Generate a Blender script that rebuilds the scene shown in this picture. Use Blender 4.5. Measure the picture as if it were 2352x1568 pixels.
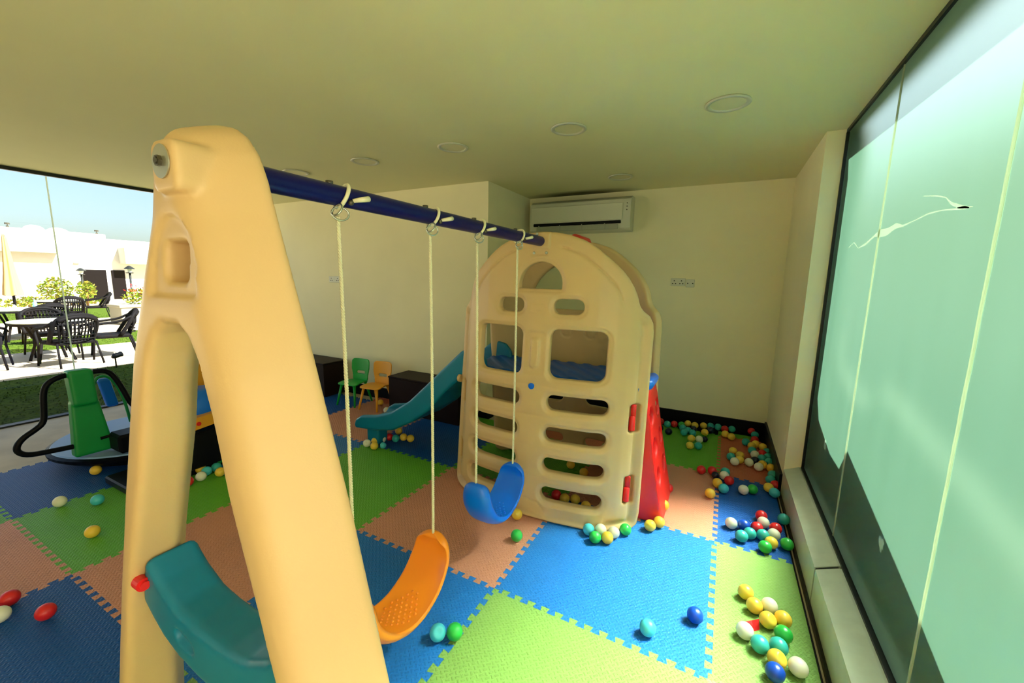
import bpy, math, random
import numpy as np
from mathutils import Vector, Matrix
random.seed(7)
for o in list(bpy.data.objects): bpy.data.objects.remove(o)
sc = bpy.context.scene
C = sc.collection
PI = math.pi

# ---------------------------------------------------------------- camera
CAM_Z, YAW, PITCH, ROLL, FPX = 1.585, -0.477, 0.153, -0.019, 929.458
def cam_axes():
    cy, sy, cp, sp, cr, sr = math.cos(YAW), math.sin(YAW), math.cos(PITCH), math.sin(PITCH), math.cos(ROLL), math.sin(ROLL)
    f0 = Vector((sy, cy, 0)); r0 = Vector((cy, -sy, 0)); Z = Vector((0, 0, 1))
    fwd = f0*cp - Z*sp; dn = -Z*cp - f0*sp
    r = r0*cr + dn*sr; d = dn*cr - r0*sr
    return r, -d, -fwd
cam = bpy.data.objects.new('camera', bpy.data.cameras.new('camera')); C.objects.link(cam)
r_, u_, b_ = cam_axes()
cam.matrix_world = Matrix(((r_.x, u_.x, b_.x, 0), (r_.y, u_.y, b_.y, 0), (r_.z, u_.z, b_.z, CAM_Z), (0, 0, 0, 1)))
cam.data.sensor_width = 36; cam.data.lens = FPX/2352*36
cam.data.clip_start = 0.02; cam.data.clip_end = 300
sc.camera = cam

# ---------------------------------------------------------------- light
sc.view_settings.view_transform = 'Standard'; sc.view_settings.look = 'None'
sc.view_settings.gamma = 1; sc.view_settings.use_curve_mapping = False
sc.view_settings.exposure = 1.75
SUN = Vector((-1.0, -0.42, -1.05)).normalized()
sun = bpy.data.objects.new('sun', bpy.data.lights.new('sun', 'SUN')); C.objects.link(sun)
sun.rotation_euler = SUN.to_track_quat('-Z', 'Y').to_euler(); sun.location = (12, 6, 14)
sun.data.energy = 9.0; sun.data.angle = math.radians(0.8); sun.data.color = (1.0, 0.95, 0.86)
w = bpy.data.worlds.new('sky'); sc.world = w; w.use_nodes = True
nt = w.node_tree; nt.nodes.clear()
out = nt.nodes.new('ShaderNodeOutputWorld'); bg = nt.nodes.new('ShaderNodeBackground')
sky = nt.nodes.new('ShaderNodeTexSky'); sky.sky_type = 'NISHITA'; sky.sun_disc = False
sky.sun_elevation = math.radians(46); sky.sun_rotation = math.atan2(1.0, 0.42); sky.air_density = 1.0; sky.dust_density = 2.5
bg.inputs['Strength'].default_value = 0.078
nt.links.new(sky.outputs[0], bg.inputs[0]); nt.links.new(bg.outputs[0], out.inputs[0])

# ---------------------------------------------------------------- materials
def mat(name, col, rough=0.45, spec=0.5, metal=0.0, noise=0.0, nscale=8.0, bump=0.0, bscale=60.0, col2=None):
    m = bpy.data.materials.new(name); m.use_nodes = True
    n = m.node_tree.nodes; l = m.node_tree.links; p = n['Principled BSDF']
    p.inputs['Base Color'].default_value = (*col, 1); p.inputs['Roughness'].default_value = rough
    p.inputs['Metallic'].default_value = metal; p.inputs['Specular IOR Level'].default_value = spec
    tc = n.new('ShaderNodeTexCoord')
    if noise or col2:
        nz = n.new('ShaderNodeTexNoise'); nz.inputs['Scale'].default_value = nscale; nz.inputs['Detail'].default_value = 4
        rp = n.new('ShaderNodeMix'); rp.data_type = 'RGBA'
        c2 = col2 or tuple(max(0, c*(1-noise)) for c in col)
        mr = n.new('ShaderNodeMapRange'); mr.inputs[1].default_value = .4; mr.inputs[2].default_value = .62
        l.new(tc.outputs['Object'], nz.inputs['Vector']); l.new(nz.outputs[0], mr.inputs[0]); l.new(mr.outputs[0], rp.inputs[0])
        rp.inputs[6].default_value = (*col, 1); rp.inputs[7].default_value = (*c2, 1)
        l.new(rp.outputs[2], p.inputs['Base Color'])
    if bump:
        nb = n.new('ShaderNodeTexNoise'); nb.inputs['Scale'].default_value = bscale; nb.inputs['Detail'].default_value = 3
        b = n.new('ShaderNodeBump'); b.inputs['Strength'].default_value = bump; b.inputs['Distance'].default_value = .004
        l.new(tc.outputs['Object'], nb.inputs['Vector']); l.new(nb.outputs[0], b.inputs['Height']); l.new(b.outputs[0], p.inputs['Normal'])
    return m
M = {}
M['wall'] = mat('wall_paint', (.93, .87, .60), .8, .2, noise=.05, nscale=1.2, bump=.05)
M['ceil'] = mat('ceiling_paint', (.84, .80, .48), .85, .2, noise=.03, nscale=1.0)
M['black'] = mat('black_stone', (.005, .004, .005), .4, .15)
M['frame'] = mat('black_frame', (.01, .012, .012), .4, .4)
M['ledge'] = mat('aluminium_ledge', (.50, .56, .44), .38, .5, noise=.08, nscale=14)
M['stone'] = mat('pale_stone_floor', (.62, .53, .40), .6, .3, noise=.18, nscale=3)
M['tan'] = mat('beige_plastic', (.65, .44, .205), .42, .45, noise=.03, nscale=3, bump=.06, bscale=220)
M['cream'] = mat('cream_rope', (.80, .74, .50), .7, .2)
M['navy'] = mat('navy_metal', (.003, .004, .085), .30, .22)
M['teal'] = mat('teal_plastic', (.0, .18, .32), .38, .5, noise=.05)
M['orange'] = mat('orange_plastic', (.98, .29, .015), .35, .5)
M['bluep'] = mat('blue_plastic', (.0, .15, .78), .33, .5)
M['deck'] = mat('blue_deck', (.0, .09, .42), .42, .5)
M['red'] = mat('red_plastic', (.72, .012, .012), .38, .5)
M['steel'] = mat('zinc_steel', (.55, .56, .48), .3, .5, metal=.9)
M['dsteel'] = mat('dark_steel', (.16, .14, .10), .4, .5, metal=.8, noise=.4, nscale=60)
M['whitep'] = mat('white_plastic', (.70, .70, .58), .4, .5)
M['dark'] = mat('dark_slot', (.004, .004, .006), .6, .2)
M['greenp'] = mat('green_plastic', (.0, .25, .05), .42, .5)
M['greenc'] = mat('chair_green', (.0, .34, .03), .4, .5)
M['yellowc'] = mat('chair_yellow', (.80, .36, .02), .4, .5)
M['brown'] = mat('dark_brown_cube', (.014, .006, .005), .5, .15)
M['lightblue'] = mat('pale_blue_top', (.20, .34, .68), .4, .5)
M['rubber'] = mat('black_tube', (.003, .003, .006), .45, .12)
M['steel2'] = mat('grille', (.38, .40, .32), .4, .5)
M['yel'] = mat('ride_yellow', (.75, .33, .02), .4, .5)
M['grass'] = mat('grass_blades', (.07, .11, .012), .9, .03, col2=(.03, .05, .006), nscale=25)
M['pave'] = mat('sandstone_paving', (.62, .50, .34), .8, .2, noise=.15, nscale=1.5)
M['white'] = mat('white_render', (.50, .48, .43), .85, .1)
M['wicker'] = mat('black_wicker', (.006, .005, .006), .7, .08)
M['glasstop'] = mat('table_top', (.55, .58, .52), .15, .6)
M['canvas'] = mat('yellow_canvas', (.50, .30, .11), .8, .1)
M['leaf'] = mat('leaves', (.14, .26, .02), .7, .2, col2=(.30, .22, .03), nscale=6)
M['bark'] = mat('bark', (.12, .07, .03), .9, .1)
M['plant_grey'] = mat('planter_stone', (.33, .31, .24), .8, .2)
M['plant_dark'] = mat('dark_render', (.045, .055, .04), .9, .1)
M['door'] = mat('black_door', (.006, .004, .004), .6, .05)
M['bottle'] = mat('blue_bottle', (.15, .40, .75), .2, .5)
BALLC = dict(yellow=(.86, .56, .06), white=(.80, .80, .66), teal=(.03, .40, .38), cyan=(.06, .52, .64), green=(.02, .42, .06), red=(.66, .015, .02), blue=(.0, .05, .40), navy=(.003, .005, .03), crush=(.66, .015, .02))
for k, v in BALLC.items(): M['ball_'+k] = mat('ball_'+k, v, .36, .5)

def mat_mat(name, col):
    """foam mat: woven basket pattern of short raised bars as bump"""
    m = bpy.data.materials.new(name); m.use_nodes = True
    n = m.node_tree.nodes; l = m.node_tree.links; p = n['Principled BSDF']
    p.inputs['Base Color'].default_value = (*col, 1); p.inputs['Roughness'].default_value = .48; p.inputs['Specular IOR Level'].default_value = .28
    tc = n.new('ShaderNodeTexCoord'); mp = n.new('ShaderNodeMapping'); mp.inputs['Rotation'].default_value = (0, 0, PI/4); s = 52.0
    mp.inputs['Scale'].default_value = (s, s, 1); sx = n.new('ShaderNodeSeparateXYZ')
    l.new(tc.outputs['Object'], mp.inputs[0]); l.new(mp.outputs[0], sx.inputs[0])
    def mt(op, a, b=None, c=None):
        q = n.new('ShaderNodeMath'); q.operation = op
        for i, v in enumerate((a, b, c)):
            if v is None: continue
            if isinstance(v, (int, float)): q.inputs[i].default_value = v
            else: l.new(v, q.inputs[i])
        return q.outputs[0]
    X, Y = sx.outputs[0], sx.outputs[1]
    par = mt('MODULO', mt('ABSOLUTE', mt('ADD', mt('FLOOR', X), mt('FLOOR', Y))), 2.0)
    fx = mt('ABSOLUTE', mt('SUBTRACT', mt('FRACT', X), .5)); fy = mt('ABSOLUTE', mt('SUBTRACT', mt('FRACT', Y), .5))
    def bar(a, b): return mt('MULTIPLY', mt('SMOOTH_MIN', mt('MULTIPLY', mt('SUBTRACT', .50, a), 4.0), mt('MULTIPLY', mt('SUBTRACT', .24, b), 6.0), .3), 1.0)
    A, B = bar(fx, fy), bar(fy, fx)
    h = mt('ADD', mt('MULTIPLY', A, mt('SUBTRACT', 1.0, par)), mt('MULTIPLY', B, par))
    h = mt('MINIMUM', mt('MAXIMUM', h, 0.0), .8)
    b = n.new('ShaderNodeBump'); b.inputs['Strength'].default_value = .9; b.inputs['Distance'].default_value = .003
    l.new(h, b.inputs['Height']); l.new(b.outputs[0], p.inputs['Normal'])
    nz = n.new('ShaderNodeTexNoise'); nz.inputs['Scale'].default_value = 3.5; nz.inputs['Detail'].default_value = 5
    mx = n.new('ShaderNodeMix'); mx.data_type = 'RGBA'; l.new(tc.outputs['Object'], nz.inputs[0])
    mr = n.new('ShaderNodeMapRange'); mr.inputs[1].default_value = .5; mr.inputs[2].default_value = .8; mr.inputs[4].default_value = .35
    l.new(nz.outputs[0], mr.inputs[0]); l.new(mr.outputs[0], mx.inputs[0])
    mx.inputs[6].default_value = (*col, 1); mx.inputs[7].default_value = (*[c*.72 for c in col], 1); l.new(mx.outputs[2], p.inputs['Base Color'])
    return m
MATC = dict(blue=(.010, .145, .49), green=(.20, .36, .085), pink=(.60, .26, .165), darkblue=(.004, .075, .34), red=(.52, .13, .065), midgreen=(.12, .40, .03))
for k, v in MATC.items(): M['mat_'+k] = mat_mat('foam_'+k, v)

# ---------------------------------------------------------------- mesh helpers
def link(name, verts, faces, m, parent=None, smooth=False, mats=None, fm=None):
    me = bpy.data.meshes.new(name); me.from_pydata(verts, [], faces); me.update()
    if mats:
        for q in mats: me.materials.append(q)
        if fm: me.polygons.foreach_set('material_index', fm)
    elif m: me.materials.append(m)
    if smooth: me.polygons.foreach_set('use_smooth', [True]*len(me.polygons))
    o = bpy.data.objects.new(name, me); C.objects.link(o)
    if parent: o.parent = parent
    return o
class MB:
    def __init__(s): s.v = []; s.f = []
    def add(s, v, f):
        k = len(s.v); s.v += [tuple(map(float, p)) for p in v]; s.f += [tuple(k+i for i in q) for q in f]; return s
    def box(s, lo, hi, bev=0.0, rot=0.0, org=(0, 0)):
        (x0, y0, z0), (x1, y1, z1) = lo, hi
        if bev <= 0:
            v = [(x, y, z) for z in (z0, z1) for y in (y0, y1) for x in (x0, x1)]
            f = [(0, 2, 3, 1), (4, 5, 7, 6), (0, 1, 5, 4), (2, 6, 7, 3), (0, 4, 6, 2), (1, 3, 7, 5)]
        else:   # chamfered box
            b = min(bev, (x1-x0)/2.01, (y1-y0)/2.01, (z1-z0)/2.01); v = []; f = []
            idx = {}
            for i, (x, sx) in enumerate(((x0, 1), (x1, -1))):
                for j, (y, sy) in enumerate(((y0, 1), (y1, -1))):
                    for k, (z, sz) in enumerate(((z0, 1), (z1, -1))):
                        for a in range(3):
                            idx[i, j, k, a] = len(v)
                            v.append((x + (b*sx if a != 0 else 0), y + (b*sy if a != 1 else 0), z + (b*sz if a != 2 else 0)))
            for i in (0, 1):
                q = [idx[i, 0, 0, 0], idx[i, 1, 0, 0], idx[i, 1, 1, 0], idx[i, 0, 1, 0]]; f.append(tuple(q if i else q[::-1]))
                q = [idx[0, i, 0, 1], idx[1, i, 0, 1], idx[1, i, 1, 1], idx[0, i, 1, 1]]; f.append(tuple(q[::-1] if i else q))
                q = [idx[0, 0, i, 2], idx[1, 0, i, 2], idx[1, 1, i, 2], idx[0, 1, i, 2]]; f.append(tuple(q if i else q[::-1]))
            for j in (0, 1):
                for k in (0, 1):
                    q = [idx[0, j, k, 1], idx[1, j, k, 1], idx[1, j, k, 2], idx[0, j, k, 2]]; f.append(tuple(q if (j ^ k) else q[::-1]))
                    q = [idx[j, 0, k, 2], idx[j, 1, k, 2], idx[j, 1, k, 0], idx[j, 0, k, 0]]; f.append(tuple(q if (j ^ k) else q[::-1]))
                    q = [idx[j, k, 0, 0], idx[j, k, 1, 0], idx[j, k, 1, 1], idx[j, k, 0, 1]]; f.append(tuple(q if (j ^ k) else q[::-1]))
            for i in (0, 1):
                for j in (0, 1):
                    for k in (0, 1):
                        q = [idx[i, j, k, 0], idx[i, j, k, 1], idx[i, j, k, 2]]; f.append(tuple(q if (i+j+k) % 2 else q[::-1]))
        if rot:
            c, sn = math.cos(rot), math.sin(rot)
            v = [(org[0]+(x-org[0])*c-(y-org[1])*sn, org[1]+(x-org[0])*sn+(y-org[1])*c, z) for x, y, z in v]
        return s.add(v, f)
    def tube(s, pts, r, n=10, closed=False, cap=True):
        P = [Vector(p) for p in pts]; k = len(P); rr = r if hasattr(r, '__len__') else [r]*k; v = []; f = []
        up = None
        for i in range(k):
            a = P[(i-1) % k] if (closed or i > 0) else P[i]; b = P[(i+1) % k] if (closed or i < k-1) else P[i]
            t = (b-a).normalized()
            if up is None: up = t.orthogonal().normalized()
            up = (up - t*up.dot(t)).normalized() if (up - t*up.dot(t)).length > 1e-6 else t.orthogonal().normalized()
            q = t.cross(up)
            for j in range(n):
                an = 2*PI*j/n; v.append(P[i] + (up*math.cos(an)+q*math.sin(an))*rr[i])
        for i in range(k if closed else k-1):
            for j in range(n):
                a = i*n+j; b = i*n+(j+1) % n; c = ((i+1) % k)*n+(j+1) % n; d = ((i+1) % k)*n+j
                f.append((a, b, c, d))
        if cap and not closed: f.append(tuple(range(n))[::-1]); f.append(tuple((k-1)*n+j for j in range(n)))
        return s.add(v, f)
    def cyl(s, a, b, r, n=20, r2=None): return s.tube([a, b], [r, r if r2 is None else r2], n)
    def lathe(s, prof, c=(0, 0, 0), n=32):
        v = []; f = []; k = len(prof)
        for i in range(n):
            a = 2*PI*i/n
            for (r, z) in prof: v.append((c[0]+r*math.cos(a), c[1]+r*math.sin(a), c[2]+z))
        for i in range(n):
            for j in range(k-1):
                a = i*k+j; b = ((i+1) % n)*k+j; f.append((a, b, b+1, a+1))
        return s.add(v, f)
    def sphere(s, c, r, n=12, sc_=(1, 1, 1)):
        v = [(c[0], c[1], c[2]-r*sc_[2])]; f = []
        for i in range(1, n//2):
            ph = -PI/2+PI*i/(n//2)
            for j in range(n):
                th = 2*PI*j/n; v.append((c[0]+r*sc_[0]*math.cos(ph)*math.cos(th), c[1]+r*sc_[1]*math.cos(ph)*math.sin(th), c[2]+r*sc_[2]*math.sin(ph)))
        v.append((c[0], c[1], c[2]+r*sc_[2])); m_ = n//2-1
        for j in range(n):
            f.append((0, 1+(j+1) % n, 1+j)); f.append((len(v)-1, 1+(m_-1)*n+j, 1+(m_-1)*n+(j+1) % n))
            for i in range(m_-1): f.append((1+i*n+j, 1+i*n+(j+1) % n, 1+(i+1)*n+(j+1) % n, 1+(i+1)*n+j))
        return s.add(v, f)
    def prism(s, poly, fn0, fn1):
        """poly list of 2D pts; fn0/fn1 map a 2D pt to a 3D pt on either cap"""
        n = len(poly); v = [fn0(p) for p in poly]+[fn1(p) for p in poly]
        f = [tuple(range(n))[::-1], tuple(range(n, 2*n))]+[(i, (i+1) % n, n+(i+1) % n, n+i) for i in range(n)]
        return s.add(v, f)
    def build(s, name, m, parent=None, smooth=False): return link(name, s.v, s.f, m, parent, smooth)
def weight(o, ang=40):
    for p in o.data.polygons: p.use_smooth = True
    try: o.data.set_sharp_from_angle(angle=math.radians(ang))
    except Exception: pass
    return o
def tag(o, label=None, cat=None, group=None, kind=None):
    if label: o['label'] = label
    if cat: o['category'] = cat
    if group: o['group'] = group
    if kind: o['kind'] = kind
    return o
def empty(name, loc, label, cat, group=None, rz=0.0):
    o = bpy.data.objects.new(name, None); C.objects.link(o); o.location = loc; o.rotation_euler = (0, 0, rz); o.empty_display_size = .1
    return tag(o, label, cat, group)
def world_child(o, root):
    """keep world coordinates of a part built in world space under a moved root"""
    o.parent = root; o.matrix_parent_inverse = Matrix.Translation(root.location).inverted()
    return o
def copy_tree(o, parent=None):
    c = o.copy(); C.objects.link(c); c.parent = parent
    for ch in [x for x in C.objects if x.parent == o]: copy_tree(ch, c)
    return c

# ---------------------------------------------------------------- signed distance modelling (rounded moulded plastic)
def smax(a, b, k):
    h = np.clip(.5 - .5*(b-a)/k, 0, 1); return b*(1-h)+a*h + k*h*(1-h)
def smin(a, b, k): return -smax(-a, -b, k)
def poly2(X, Z, V):
    V = [tuple(map(float, v)) for v in V]; n = len(V); d = np.full(X.shape, 1e9, np.float32); s = np.ones(X.shape, np.float32)
    for i in range(n):
        ax, az = V[i]; bx, bz = V[i-1]; ex, ez = bx-ax, bz-az; wx, wz = X-ax, Z-az
        t = np.clip((wx*ex+wz*ez)/(ex*ex+ez*ez+1e-12), 0, 1); d = np.minimum(d, (wx-ex*t)**2+(wz-ez*t)**2)
        c1 = Z >= az; c2 = Z < bz; c3 = ex*wz > ez*wx
        fl = (c1 & c2 & c3) | (~c1 & ~c2 & ~c3); s = np.where(fl, -s, s)
    return s*np.sqrt(d)
def rbox2(X, Z, cx, cz, hx, hz, r):
    qx = np.abs(X-cx)-(hx-r); qz = np.abs(Z-cz)-(hz-r)
    return np.sqrt(np.maximum(qx, 0)**2+np.maximum(qz, 0)**2)+np.minimum(np.maximum(qx, qz), 0)-r
def rbox3(X, Y, Z, c, hh, r):
    q = [np.abs(A-c[i])-(hh[i]-r) for i, A in enumerate((X, Y, Z))]
    return np.sqrt(sum(np.maximum(a, 0)**2 for a in q))+np.minimum(np.maximum(np.maximum(q[0], q[1]), q[2]), 0)-r
def nets(fn, lo, hi, h, warp=None):
    ax = [np.arange(lo[i], hi[i]+h[i]*.5, h[i]).astype(np.float32) for i in range(3)]
    X, Y, Z = np.meshgrid(*ax, indexing='ij'); V = fn(X, Y, Z).astype(np.float32)
    del X, Y, Z
    for a in (0, -1):
        V[a, :, :] = np.maximum(V[a, :, :], 1e-3); V[:, a, :] = np.maximum(V[:, a, :], 1e-3); V[:, :, a] = np.maximum(V[:, :, a], 1e-3)
    S = V < 0; nx, ny, nz = [s-1 for s in V.shape]
    acc = np.zeros((nx, ny, nz, 3), np.float32); cnt = np.zeros((nx, ny, nz), np.float32)
    def sl(o): return tuple(slice(o[i], o[i]+(nx, ny, nz)[i]) for i in range(3))
    for axis in range(3):
        oth = [i for i in range(3) if i != axis]
        for p in (0, 1):
            for q in (0, 1):
                a = [0, 0, 0]; a[oth[0]] = p; a[oth[1]] = q; b = list(a); b[axis] = 1
                va, vb = V[sl(a)], V[sl(b)]; m = (va < 0) != (vb < 0)
                t = np.where(m, va/np.where(m, va-vb, 1), 0)
                for i in range(3):
                    acc[..., i] += m*(a[i] + (t if i == axis else 0))
                cnt += m
    act = cnt > 0; idx = -np.ones(act.shape, np.int64); idx[act] = np.arange(act.sum())
    ii = np.argwhere(act); P = ii + acc[act]/cnt[act][:, None]
    P = np.stack([lo[i]+P[:, i]*h[i] for i in range(3)], 1)
    F = []
    for axis in range(3):
        b, c = (axis+1) % 3, (axis+2) % 3
        s0 = [slice(1, -1)]*3; s0[axis] = slice(0, -1); s1 = list(s0); s1[axis] = slice(1, None)
        A, B = S[tuple(s0)], S[tuple(s1)]
        for sel, flip in ((A & ~B, False), (~A & B, True)):
            e = np.argwhere(sel); off = np.array([1, 1, 1]); off[axis] = 0; e = e+off
            def cell(db, dc):
                g = e.copy(); g[:, b] -= db; g[:, c] -= dc; return idx[g[:, 0], g[:, 1], g[:, 2]]
            q = np.stack([cell(1, 1), cell(0, 1), cell(0, 0), cell(1, 0)], 1)
            F.append(q[:, ::-1] if flip else q)
    F = np.concatenate(F)
    if warp is not None: P = warp(P)
    return P, F
def sdf_obj(name, fn, lo, hi, h, m, parent=None, warp=None, flip=False):
    if not hasattr(h, '__len__'): h = (h, h, h)
    P, F = nets(fn, lo, hi, h, warp)
    if flip: F = F[:, ::-1]
    me = bpy.data.meshes.new(name); me.vertices.add(len(P)); me.vertices.foreach_set('co', P.astype(np.float32).ravel())
    me.loops.add(F.size); me.loops.foreach_set('vertex_index', F.astype(np.int32).ravel())
    me.polygons.add(len(F)); me.polygons.foreach_set('loop_start', np.arange(0, F.size, 4, dtype=np.int32)); me.polygons.foreach_set('loop_total', np.full(len(F), 4, np.int32))
    me.update(calc_edges=True); me.validate(); me.polygons.foreach_set('use_smooth', [True]*len(me.polygons)); me.materials.append(m)
    o = bpy.data.objects.new(name, me); C.objects.link(o)
    if parent: o.parent = parent
    return o
def itp(x, xs, ys): return np.interp(x, xs, ys).astype(np.float32)

# ================================================================ ROOM
XR, XG, XL = 0.52, 0.64, -6.4          # right wall, glass plane, open left side
YB, YL, XN = 4.88, 3.84, -2.30         # niche back wall, left back wall, niche side
ZC, YREAR = 2.60, -3.4
def S(name, mb, m, parent=None, smooth=False):
    o = mb.build(name, m, parent, smooth)
    if not parent: o['kind'] = 'structure'
    return o
FL = -0.02
S('floor', MB().box((XL, YREAR, FL-.1), (XG+.25, YB+.2, FL)), M['stone'])
S('ceiling', MB().box((XL-.02, YREAR, ZC), (XG+.02, YB+.2, ZC+.36)), M['ceil'])
S('trim_1', MB().box((XL-.06, YREAR, ZC-.035), (XL-.02, YL, ZC+.36)), M['frame'])
S('trim_2', MB().box((XL-.085, YREAR, ZC-.01), (XL-.061, YL, ZC+.40)), M['white'])
S('wall_back', MB().box((XN-.2, YB, FL), (XG+.2, YB+.2, ZC)), M['wall'])
S('wall_niche_side', MB().box((XN-.2, YL+.2005, FL), (XN, YB, ZC)), M['wall'])
S('wall_left_back', MB().box((XL, YL, FL), (XN-.0, YL+.2, ZC)), M['wall'])
S('wall_right', MB().box((XR, 3.53, FL), (XG+.25, YB, ZC)), M['wall'])
S('wall_rear', MB().box((XL, YREAR-.2, FL), (XG+.25, YREAR, ZC)), M['wall'])
# black skirtings and a black strip on the floor along the walls
sk = .13
S('baseboard_back', MB().box((XN, YB-.02, FL), (XR, YB, sk)), M['black'])
S('baseboard_right', MB().box((XR-.02, 3.54, FL), (XR, YB-.021, sk+.02)), M['black'])
S('baseboard_niche', MB().box((XN, YL, FL), (XN+.015, YB-.021, sk)), M['black'])
S('baseboard_left', MB().box((XL, YL-.015, FL), (XN+.015, YL-.0005, sk)), M['black'])
S('trim_3', MB().box((XN+.016, YB-.30, FL), (XR-.021, YB-.021, FL+.003)), M['black'])
S('trim_4', MB().box((XR-.36, -3.3, FL), (XR-.021, YB-.301, FL+.003)), M['black'])
# low aluminium ledge under the glass, in two lengths with a black joint
def ledge(name, y0, y1):
    P = [(XR, FL), (XR, .195), (XG-.03, .235), (XG+.12, .235), (XG+.12, FL)]
    return S(name, MB().prism(P, lambda p: (p[0], y0, p[1]), lambda p: (p[0], y1, p[1])), M['ledge'])
ledge('trim_5', 2.325, 3.529); ledge('trim_6', 1.0, 2.305); ledge('trim_7', -1.3, .98); ledge('trim_8', YREAR, -1.32)
S('trim_9', MB().prism([(XR+.004, FL), (XR+.004, .190), (XG-.03, .231), (XG-.03, FL)], lambda p: (p[0], 2.305, p[1]), lambda p: (p[0], 2.325, p[1])), M['frame'])
S('trim_10', MB().box((XR-.012, -3.3, FL), (XR-.001, 3.53, .012)), M['frame'])

# frosted green glass wall: four panes with pale sealant seams, black gasket frame
def glass_mat(name, tc1, tc2, rc, dc, ref):
    m = bpy.data.materials.new(name); m.use_nodes = True
    n = m.node_tree.nodes; l = m.node_tree.links; n.clear()
    o = n.new('ShaderNodeOutputMaterial'); tr = n.new('ShaderNodeBsdfTranslucent'); df = n.new('ShaderNodeBsdfDiffuse'); gl = n.new('ShaderNodeBsdfGlossy'); rf = n.new('ShaderNodeBsdfRefraction')
    m0 = n.new('ShaderNodeMixShader'); m1 = n.new('ShaderNodeMixShader'); m2 = n.new('ShaderNodeMixShader'); tc = n.new('ShaderNodeTexCoord')
    nz = n.new('ShaderNodeTexNoise'); nz.inputs['Scale'].default_value = 1.6; nz.inputs['Detail'].default_value = 6
    mp = n.new('ShaderNodeMapping'); mp.inputs['Scale'].default_value = (1, 5, .6)
    l.new(tc.outputs['Object'], mp.inputs[0]); l.new(mp.outputs[0], nz.inputs[0])
    mx = n.new('ShaderNodeMix'); mx.data_type = 'RGBA'; l.new(nz.outputs[0], mx.inputs[0])
    mx.inputs[6].default_value = (*tc1, 1); mx.inputs[7].default_value = (*tc2, 1); l.new(mx.outputs[2], tr.inputs[0])
    rf.inputs['Color'].default_value = (*rc, 1); rf.inputs['Roughness'].default_value = GL_ROUGH; rf.inputs['IOR'].default_value = 1.25
    df.inputs[0].default_value = (*dc, 1); gl.inputs['Roughness'].default_value = .35; gl.inputs[0].default_value = (.8, .9, .8, 1)
    m0.inputs[0].default_value = ref; m1.inputs[0].default_value = .15; m2.inputs[0].default_value = .04
    l.new(tr.outputs[0], m0.inputs[1]); l.new(rf.outputs[0], m0.inputs[2])
    l.new(m0.outputs[0], m1.inputs[1]); l.new(df.outputs[0], m1.inputs[2]); l.new(m1.outputs[0], m2.inputs[1]); l.new(gl.outputs[0], m2.inputs[2]); l.new(m2.outputs[0], o.inputs[0])
    return m
GL_ROUGH = .55
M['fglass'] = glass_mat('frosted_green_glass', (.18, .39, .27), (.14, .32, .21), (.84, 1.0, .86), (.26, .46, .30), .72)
M['pglass'] = glass_mat('frosted_fill_glass', (.78, .72, .52), (.74, .68, .49), (.70, .66, .48), (.5, .5, .4), .18)  # for the unseen panes, tint made pale and warm to light the room
def film(name, c, k=.6):
    m = mat(name, c, .7, .2); n = m.node_tree.nodes; l = m.node_tree.links; t = n.new('ShaderNodeBsdfTranslucent'); t.inputs[0].default_value = (*c, 1); x = n.new('ShaderNodeMixShader'); x.inputs[0].default_value = k
    l.new(n['Principled BSDF'].outputs[0], x.inputs[1]); l.new(t.outputs[0], x.inputs[2]); l.new(x.outputs[0], n['Material Output'].inputs[0]); return m
M['seal'] = film('sealant', (.62, .72, .56), .6)
M['crack'] = film('peeled_film', (.36, .42, .32), .8); M['scuff'] = film('scuffed_film', (.70, .92, .80))
seams = [2.59, 1.60, .60, -.40, -1.40, -2.40]
ys = [3.515]+seams+[YREAR]
def clear_mat():
    m = bpy.data.materials.new('clear_glass'); m.use_nodes = True
    n = m.node_tree.nodes; l = m.node_tree.links; n.clear()
    o = n.new('ShaderNodeOutputMaterial'); tr = n.new('ShaderNodeBsdfTransparent'); gl = n.new('ShaderNodeBsdfGlossy'); mx = n.new('ShaderNodeMixShader')
    tr.inputs[0].default_value = (.95, .985, .975, 1); gl.inputs['Roughness'].default_value = .02; mx.inputs[0].default_value = .03
    l.new(tr.outputs[0], mx.inputs[1]); l.new(gl.outputs[0], mx.inputs[2]); l.new(mx.outputs[0], o.inputs[0]); return m
M['clear'] = clear_mat()
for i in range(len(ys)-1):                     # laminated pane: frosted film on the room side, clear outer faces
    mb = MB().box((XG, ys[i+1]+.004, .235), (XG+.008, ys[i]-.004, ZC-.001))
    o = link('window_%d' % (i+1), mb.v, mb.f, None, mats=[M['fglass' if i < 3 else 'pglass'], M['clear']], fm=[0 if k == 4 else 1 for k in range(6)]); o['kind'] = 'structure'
for i, y in enumerate(seams):
    mb = MB(); pts = []
    rnd = random.Random(i)
    for k in range(41):
        z = .236+(ZC-.238)*k/40; pts.append((XG-.0005, y+rnd.uniform(-.0012, .0012), z))
    mb.tube(pts, .0055, 6); S('trim_%d' % (11+i), mb, M['seal'])
S('trim_17', MB().box((XG-.014, YREAR, ZC-.022), (XG-.001, 3.529, ZC-.001)), M['frame'])
S('trim_18', MB().box((XG-.016, 3.513, .236), (XG+.02, 3.529, ZC-.023)), M['frame'])
S('trim_19', MB().box((XG-.020, YREAR, .2351), (XG-.001, 3.512, .247)), M['frame'])
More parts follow.
